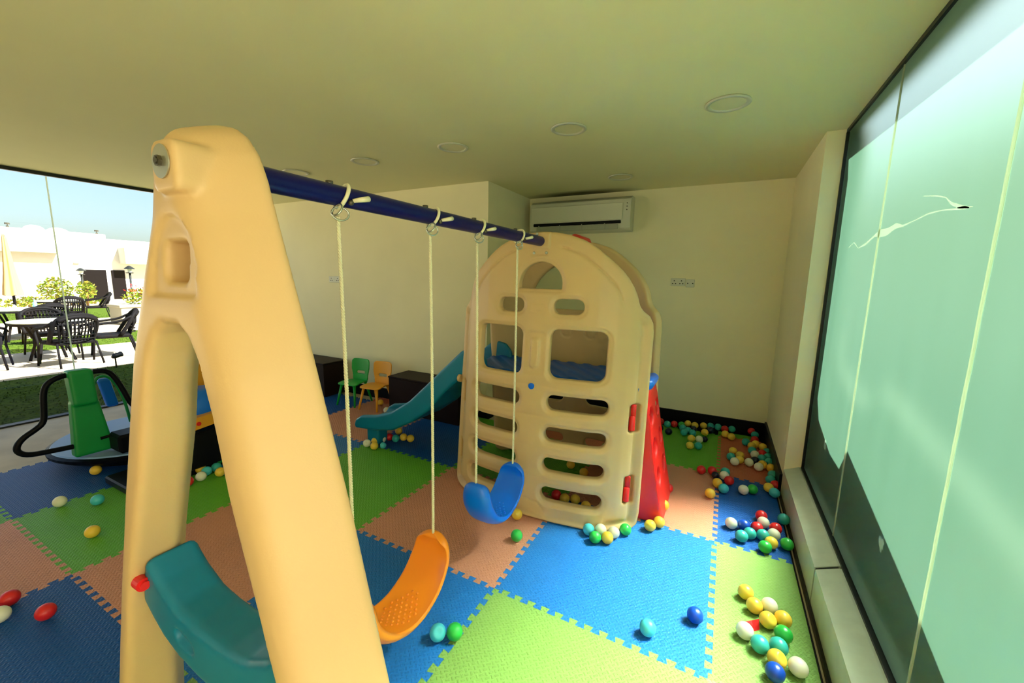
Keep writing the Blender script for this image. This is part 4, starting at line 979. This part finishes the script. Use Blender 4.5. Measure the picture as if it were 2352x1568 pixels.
# ================================================================ CAROUSEL AND RIDE AT THE LEFT
car = empty('toy_carousel', (-4.62, 1.62, 0), 'low toy carousel with pale blue disc, green seat back and black tube rails', 'carousel')
o = part(MB().lathe([(.0001, .06), (.56, .06), (.62, .10), (.625, .125), (.60, .135), (.0001, .135)], (-4.62, 1.62, 0), 56), 'rim', M['rubber'], car)
part(MB().lathe([(.0001, .136), (.598, .136), (.590, .146), (.0001, .150)], (-4.62, 1.62, 0), 56), 'disc', M['lightblue'], car)
part(MB().lathe([(.0001, 0), (.44, 0), (.42, .03), (.22, .06), (.0001, .06)], (-4.62, 1.62, 0), 40), 'base', M['rubber'], car)
part(MB().box((-4.33, 1.27, .15), (-4.13, 1.47, .30), .02), 'seat', M['rubber'], car)
def gback(X, Y, Z):
    w_ = itp(Z, [.16, .57, .66, .85], [.116, .080, .070, .070]); yc = 1.185-.02*(Z-.16)/.6
    d = smax(np.abs(Y-yc)-w_, np.abs(X+4.36+.03*(Z-.5))-itp(Z, [.16, .6], [.050, .040]), .02)
    low = smax(d, np.abs(Z-.375)-.215, .02); d2 = smax(smax(np.abs(Y-(yc-.004))-.070, np.abs(X+4.340)-.055, .02), np.abs(Z-.700)-.140, .025)
    return smin(low, d2, .01)
g = own(sdf_obj('seat_back', gback, (-4.48, 1.04, .14), (-4.26, 1.33, .86), .0075, M['greenp'], car), car)
rl = [(-4.34, 1.10, .245), (-4.34, .96, .255), (-4.34, .845, .265), (-4.34, .80, .305), (-4.34, .80, .35), (-4.34, .835, .40), (-4.34, .90, .44), (-4.34, .945, .48), (-4.34, .955, .56), (-4.34, .965, .70), (-4.34, .99, .765), (-4.34, 1.05, .80), (-4.34, 1.13, .81)]
def smooth_pts(P, it=2):
    for _ in range(it):
        Q = [P[0]]
        for a, b in zip(P[:-1], P[1:]): Q += [tuple(.75*np.array(a)+.25*np.array(b)), tuple(.25*np.array(a)+.75*np.array(b))]
        P = Q+[P[-1]]
    return P
part(MB().tube(smooth_pts(rl), .019, 12), 'side_rail', M['rubber'], car, True)
rr_ = [(-4.34, 1.24, .805), (-4.34, 1.32, .80), (-4.33, 1.36, .74), (-4.32, 1.40, .62), (-4.31, 1.43, .50), (-4.30, 1.48, .43), (-4.29, 1.58, .40)]
part(MB().tube(smooth_pts(rr_), .019, 12), 'side_rail', M['rubber'], car, True)
part(MB().tube([(-4.30, 1.22, .27), (-4.30, 1.50, .29), (-4.32, 1.80, .30)], .012, 10), 'floor_rail', M['rubber'], car, True)
# second seat behind, blue with pale frame
def bback(X, Y, Z):
    d = smax(np.abs(Y-1.50-.16*(.56-Z))-.042, np.abs(X+5.02)-.03, .015); return smax(d, np.abs(Z-.47)-.14, .03)
own(sdf_obj('seat_back', bback, (-5.1, 1.42, .33), (-4.94, 1.72, .80), .009, M['bluep'], car), car)
part(MB().tube(smooth_pts([(-4.96, 1.40, .50), (-4.96, 1.42, .62), (-4.96, 1.48, .65), (-4.96, 1.54, .60), (-4.96, 1.60, .42), (-4.96, 1.63, .16)]), .012, 10), 'seat_frame', M['greenp'], car, True)
part(MB().tube([(-4.62, 1.62, .15), (-4.62, 1.62, .30)], [.10, .07], 20), 'hub', M['rubber'], car, True)

ped = empty('kiddie_ride', (-3.85, 1.78, 0), 'yellow and blue toy ride on a black pedestal seen between the frame legs', 'ride')
part(MB().box((-4.02, 1.48, .06), (-3.55, 1.98, .35), .012), 'pedestal', M['black'], ped)
part(MB().box((-4.02, 1.13, 0), (-3.60, 1.98, .06), .01), 'plinth', M['black'], ped)
part(MB().prism([(1.50, .445), (2.02, .50), (2.04, .60), (1.72, .56), (1.52, .54)], lambda p: (-4.04, p[0], p[1]-.07), lambda p: (-3.54, p[0], p[1]-.07)), 'body', M['yel'], ped)
def bseat(X, Y, Z):
    e = (np.sqrt(((X+3.76)/.17)**2+((Y-1.66)/.22)**2+((Z-.50)/.19)**2)-1)*.16; return smax(e, Z-.66, .02)
own(sdf_obj('seat', bseat, (-4.0, 1.40, .3), (-3.5, 1.92, .72), .012, M['bluep'], ped), ped)
part(MB().tube(smooth_pts([(-3.90, 1.50, .55), (-3.93, 1.56, .70), (-3.96, 1.66, .82), (-3.98, 1.80, .86)]), .035, 12), 'bar', M['rubber'], ped, True)
part(MB().prism([(1.70, .60), (1.95, .52), (2.00, .85), (1.80, .84)], lambda p: (-4.0, p[0], p[1]), lambda p: (-3.95, p[0], p[1])), 'windscreen', M['yel'], ped)
for (y, z) in ((1.56, .425), (1.74, .450), (1.92, .468)): part(MB().cyl((-3.54, y, z), (-3.532, y, z), .016, 14), 'lamp', M['red'], ped)

# ================================================================ GARDEN
def G_(name, lo, hi, m, label=None): return S(name, MB().box(lo, hi), m)
GZ = -.02
S('ground', MB().box((-60, -40, -.4), (XL-.0905, 60, GZ-.004)), M['pave'])
def lawn(x0, x1, y0, y1, label):
    nx, ny = 24, 60; rnd = random.Random(int(-x0*10)); v = []; f = []
    mb = MB(); mb.box((x0, y0, GZ-.003), (x1, y1, GZ+.004))
    dens = 10 if x0 > -13 else 3
    A = (x1-x0)*(min(y1, 6.5)-max(y0, .3)); N = int(min(9000, abs(A)*260))
    for _ in range(N):
        x = rnd.uniform(x0+.02, x1-.02); y = rnd.uniform(max(y0, .3)+.02, min(y1, 6.5)-.02); a = rnd.uniform(0, 2*PI); w_ = .010; h_ = rnd.uniform(.012, .028)
        k = len(mb.v); mb.v += [(x-w_*math.cos(a), y-w_*math.sin(a), GZ+.003), (x+w_*math.cos(a), y+w_*math.sin(a), GZ+.003), (x+rnd.uniform(-.015, .015), y+rnd.uniform(-.015, .015), GZ+h_)]
        mb.f.append((k, k+1, k+2))
    o = mb.build('lawn', M['grass']); tag(o, label, 'grass', kind='stuff'); return o
lawn(-9.15, -6.50, -4, 9, 'shaded strip of lawn just outside the play room')
lawn(-14.4, -12.1, -4, 12, 'sunlit strip of lawn behind the first garden tables')
lawn(-25.0, -19.2, -4, 14, 'sunlit lawn further back towards the white buildings')

def wicker_chair(loc, rz, label):
    r = empty('wicker_chair', loc, label, 'chair', 'black wicker garden chairs', rz)
    B = lambda mb, n, sm=True: mb.build(n, M['wicker'], r, sm)
    mb = MB()
    def st(X, Y, Z): return smax(smax(np.abs(X)-.26, np.abs(Y)-.25, .08), np.abs(Z-.40)-.035, .02)
    sdf_obj('seat', st, (-.3, -.29, .34), (.3, .29, .46), (.02, .02, .012), M['wicker'], r)
    # back: curved frame with slats, open weave (back is at +y)
    fr = [(-.28, .10, .42), (-.29, .22, .62), (-.27, .30, .78), (-.15, .36, .86), (0, .38, .88), (.15, .36, .86), (.27, .30, .78), (.29, .22, .62), (.28, .10, .42)]
    mb.tube(smooth_pts(fr, 1), .032, 8); mb.tube(smooth_pts([(-.24, .33, .78), (-.13, .375, .83), (0, .39, .845), (.13, .375, .83), (.24, .33, .78)], 1), .035, 6)
    for k in range(11):
        t = -1+2*k/10; x = t*.22; mb.tube([(x, .24, .42), (x*1.05, .30+.05*(1-t*t), .64), (x*1.08, .31+.06*(1-t*t), .82)], .012, 5)
    for z in (.46, .52, .58, .64, .70, .76): mb.tube([(-.25, .25, z), (-.12, .31, z), (0, .33, z), (.12, .31, z), (.25, .25, z)], .010, 5)
    B(mb, 'backrest')
    for sx in (-1, 1):
        B(MB().tube(smooth_pts([(sx*.28, -.30, .56), (sx*.30, -.27, .63), (sx*.31, -.10, .655), (sx*.30, .12, .68), (sx*.28, .28, .77)], 1), .022, 8), 'armrest')
        B(MB().tube([(sx*.29, -.30, 0), (sx*.27, -.26, .36), (sx*.28, -.29, .60)], .016, 8), 'leg')
        B(MB().tube([(sx*.28, .33, 0), (sx*.25, .24, .40)], .016, 8), 'leg')
    return r
def garden_table(loc, r_, label):
    r = empty('garden_table', loc, label, 'table', 'round garden tables')
    x, y, z = loc
    MB().lathe([(.0001, .70), (r_, .70), (r_+.012, .715), (r_, .73), (.0001, .73)], (0, 0, 0), 40).build('table_top', M['glasstop'], r)
    MB().lathe([(r_-.03, .66), (r_+.004, .66), (r_+.004, .699), (r_-.03, .699), (r_-.03, .66)], (0, 0, 0), 40).build('apron', M['wicker'], r)
    for k in range(4):
        a = PI/4+k*PI/2; MB().tube([(math.cos(a)*.32, math.sin(a)*.32, 0), (math.cos(a)*.20, math.sin(a)*.20, .35), (math.cos(a)*.34, math.sin(a)*.34, .69)], .022, 8).build('leg', M['wicker'], r)
garden_table((-10.62, 2.55, GZ), .46, 'nearest round garden table with pale glass top')
garden_table((-14.2, 2.95, GZ), .52, 'middle round garden table with small bottles on it')
garden_table((-17.6, 4.55, GZ), .50, 'farthest round garden table below the flowering bush')
ch = [((-9.95, 2.60, GZ), -PI/2+.15, 'wicker chair with its back to the room, in front of the nearest table'),
      ((-10.35, 3.30, GZ), -.25, 'wicker chair in side view at the right of the nearest table'),
      ((-10.50, 1.72, GZ), PI-.3, 'wicker chair cut by the left picture edge at the nearest table'),
      ((-11.45, 2.75, GZ), PI/2, 'wicker chair on the far side of the nearest table'),
      ((-13.25, 3.15, GZ), -PI/2+.1, 'wicker chair with its back to the room at the middle table'),
      ((-14.0, 2.15, GZ), PI, 'wicker chair at the left of the middle table'),
      ((-16.7, 4.45, GZ), -PI/2-.1, 'wicker chair with arched back at the farthest table'),
      ((-19.0, 5.75, GZ), -.2, 'wicker chair in side view right of the farthest table')]
w0 = None
for loc, rz, lab in ch:
    if w0 is None: w0 = wicker_chair(loc, rz, lab)
    else:
        c = copy_tree(w0); c.location = loc; c.rotation_euler = (0, 0, rz); c['label'] = lab
for k, (x, y, lab, m, h_) in enumerate(((-14.05, 3.22, 'pale blue water bottle on the middle garden table', 'bottle', .20), (-14.25, 2.95, 'small white cup on the middle garden table', 'whitep', .09))):
    o = MB().lathe([(.0001, 0), (.035, 0), (.035, h_*.65), (.014, h_*.8), (.014, h_), (.0001, h_)], (0, 0, 0), 16).build('bottle' if k == 0 else 'cup', M[m], None, True)
    o.location = (x, y, GZ+.7305); tag(o, lab, 'bottle' if k == 0 else 'cup')
# folded yellow parasol
pr_ = empty('garden_parasol', (-14.9, 3.10, GZ), 'folded yellow parasol at the left picture edge', 'parasol')
cp = MB(); nP = 30; v = []; f = []
prof = [(2.40, .02), (2.3, .035), (1.9, .06), (1.5, .09), (1.15, .13), (.98, .145)]
for (z, r_) in prof:
    for j in range(nP):
        a = 2*PI*j/nP; q = r_*(1+.22*math.cos(a*6)); v.append((-14.9+q*math.cos(a), 3.10+q*math.sin(a), z+.02*math.cos(a*6)*r_*5))
for i in range(len(prof)-1):
    for j in range(nP): f.append((i*nP+j, (i+1)*nP+j, (i+1)*nP+(j+1) % nP, i*nP+(j+1) % nP))
cp.add(v, f+[tuple(range(nP))]); part(cp, 'canopy', M['canvas'], pr_, True)
part(MB().cyl((-14.9, 3.10, GZ), (-14.9, 3.10, 2.36), .025, 12), 'pole', M['wicker'], pr_, True)
part(MB().lathe([(.0001, 0), (.26, 0), (.24, .05), (.06, .09), (.0001, .09)], (-14.9, 3.10, GZ), 24), 'base', M['plant_grey'], pr_)
# lamp posts, ground spot, planter
def lamp(x, y, h_, label):
    r = empty('lamp_post', (x, y, GZ), label, 'lamp post', 'black garden lamp posts')
    part(MB().tube([(x, y, GZ), (x, y, GZ+.1), (x, y, h_-.32)], [.09, .045, .04], 10), 'post', M['frame'], r, True)
    part(MB().lathe([(.0001, h_-.34), (.13, h_-.34), (.15, h_-.30), (.05, h_-.29), (.0001, h_-.29)], (x, y, 0), 16), 'collar', M['frame'], r)
    part(MB().lathe([(.07, h_-.29), (.11, h_-.14), (.0001, h_-.14)], (x, y, 0), 12), 'lantern', M['glasstop'], r)
    part(MB().lathe([(.0001, h_+.02), (.06, h_), (.20, h_-.12), (.20, h_-.14), (.0001, h_-.14)], (x, y, 0), 16), 'lamp_shade', M['frame'], r)
lamp(-29.8, 8.60, 1.72, 'black lamp post left of the two dark doors'); lamp(-25.0, 8.87, 1.85, 'black lamp post right of the dark doors')
sp = empty('garden_spotlight', (-8.98, 2.86, GZ), 'small black spotlight on a spike at the lawn edge', 'spotlight')
part(MB().tube([(-8.98, 2.86, GZ), (-8.98, 2.86, .15)], .012, 8), 'spike', M['frame'], sp, True)
part(MB().tube([(-8.95, 2.82, .17), (-8.98, 2.86, .185), (-9.0, 2.92, .195), (-9.01, 2.95, .20)], [.025, .045, .04, .048], 12), 'lamp_head', M['frame'], sp, True)
pt = empty('planter_box', (-16.5, 5.85, GZ), 'square stone planter with flowers beside the swing frame edge', 'planter')
part(MB().box((-17.0, 5.42, GZ), (-16.15, 6.4, .52), .02), 'box', M['plant_grey'], pt)
part(MB().box((-17.04, 5.38, .50), (-16.11, 6.44, .58), .01), 'rim', M['plant_grey'], pt)
def foliage(name, c, r3, n, leaf, parent, seed=1, m='leaf'):
    rnd = random.Random(seed); mb = MB()
    for _ in range(n):
        while True:
            p = Vector((rnd.uniform(-1, 1), rnd.uniform(-1, 1), rnd.uniform(-1, 1)))
            if p.length < 1: break
        q = Vector((c[0]+p.x*r3[0], c[1]+p.y*r3[1], c[2]+p.z*r3[2])); a = Vector((rnd.gauss(0, 1), rnd.gauss(0, 1), rnd.gauss(0, .6))).normalized(); b = a.orthogonal().normalized()
        k = len(mb.v); mb.v += [tuple(q-a*leaf), tuple(q+b*leaf*.4), tuple(q+a*leaf), tuple(q-b*leaf*.4)]; mb.f.append((k, k+1, k+2, k+3))
    o = mb.build(name, M[m], parent)
    if parent is not None and parent.type == 'EMPTY': o.matrix_parent_inverse = Matrix.Translation(parent.location).inverted()
    return o
foliage('foliage', (-16.5, 6.0, .80), (.35, .4, .28), 260, .07, pt, 4)
foliage('flowers', (-16.5, 6.0, 1.0), (.3, .35, .22), 40, .045, pt, 5, 'red')
def bush(x, y, c, r3, n, label, seed, leaf=.09):
    r = empty('garden_bush', (x, y, GZ), label, 'bush')
    part(MB().tube([(x, y, GZ), (x+.05, y+.05, c[2])], [.05, .02], 6), 'stem', M['bark'], r, True)
    foliage('foliage', c, r3, n, leaf, r, seed)
bush(-27.6, 7.05, (-27.6, 7.05, .62), (.7, .60, .68), 700, 'tall bush against the white building left of the lamp post', 11)
bush(-26.4, 7.70, (-26.4, 7.70, .72), (.5, .34, .42), 260, 'smaller leaning bush right of the tall bush', 12)
bush(-26.5, 5.9, (-26.5, 5.9, .20), (.5, .95, .24), 380, 'low hedge plants under the parasol side', 13)
bush(-27.0, 7.3, (-27.0, 7.9, .18), (.5, .75, .18), 240, 'low green plants at the foot of the white wall', 14)
# white buildings
bl = empty('white_building', (-32.5, 8, GZ), 'long white single storey building with two dark doors', 'building')
part(MB().box((-36, -6, GZ), (-31.05, 10.15, 3.62)), 'wall', M['white'], bl)
part(MB().box((-35, 10.15, GZ), (-31.75, 13.6, 3.42)), 'wall', M['white'], bl)
part(MB().box((-31.06, 4.8, 2.46), (-30.55, 8.15, 2.62)), 'canopy', M['plant_grey'], bl)
part(MB().box((-31.05, -6, 2.63), (-30.92, 8.3, 3.60)), 'fascia', M['white'], bl)
part(MB().box((-31.75, 10.85, 2.05), (-30.9, 12.6, 2.95)), 'porch', M['white'], bl)
dr = part(MB().box((-31.06, 9.02, GZ), (-31.0, 9.97, 1.66)), 'door', M['door'], bl)
for k in range(5): part(MB().box((-31.0, 9.12, .3+.25*k), (-30.99, 9.80, .315+.25*k)), 'door_groove', M['dsteel'], dr) if False else None
part(MB().box((-31.0, 9.12, .82), (-30.97, 9.22, .86)), 'door_handle', M['steel'], bl)
part(MB().box((-31.76, 10.42, GZ), (-31.70, 11.02, 1.66)), 'door', M['door'], bl)
part(MB().box((-31.06, 8.72, 1.98), (-30.95, 8.94, 2.02)), 'wall_light', M['plant_grey'], bl)
for (y, r_) in ((7.75, .42), (8.6, .50)):
    o = part(MB().sphere((-32.2, y, 3.60 if y < 8 else 3.5), r_, 20, (1, 1, .72)), 'dome', M['white'], bl, True)
for (y, z) in ((6.75, 3.62), (9.98, 3.62)):
    part(MB().cyl((-31.6, y, z), (-31.6, y, z+.10), .05, 8).cyl((-31.6, y, z+.16), (-31.6, y, z+.24), .09, 8).cyl((-31.6, y, z+.0), (-31.6, y, z+.2), .015, 6), 'vent', M['dsteel'], bl)

# ---------------------------------------------------------------- small pieces hang from the part they belong to; labels for parts that differ
def base(o): return o.name.split('.')[0]
for root in [o for o in C.objects if o.parent is None]:
    kids = [o for o in C.objects if o.parent == root]
    for child, host in (('bolt', 'washer'), ('pin_hole', 'plate'), ('lamp', 'body'), ('windscreen', 'body')):
        hs = [k for k in kids if base(k) == host]
        for k in kids:
            if base(k) == child and hs: k.parent = hs[0]; k.matrix_parent_inverse = Matrix()
    loops = [k for k in kids if base(k) == 'rope_loop']
    if loops:
        mid = lambda o: sum((v.co.y for v in o.data.vertices), 0.0)/len(o.data.vertices)
        for k in kids:
            if base(k) in ('rope_tail', 'steel_nut'):
                k.parent = min(loops, key=lambda q: abs(mid(q)-mid(k))); k.matrix_parent_inverse = Matrix()
PL = dict(crossbeam='dark blue metal crossbeam', brace='curved teal brace', slide='teal slide chute', slide_foot='teal foot of the slide', climbing_wall='red climbing wall with oval holes',
          deck='blue ridged deck', deck_rail='blue rail end', clip='red clip', knob='red knob', plug='blue round plug', top_connector='red connector', washer='large steel washer', bolt='dark hexagon bolt', screw='steel screw', eye_bolt='steel eye bolt', tie_rod='red rod')
for o in C.objects:
    if o.parent is not None and (o.parent == play or o.parent.parent == play) and base(o) in PL: o['label'] = PL[base(o)]
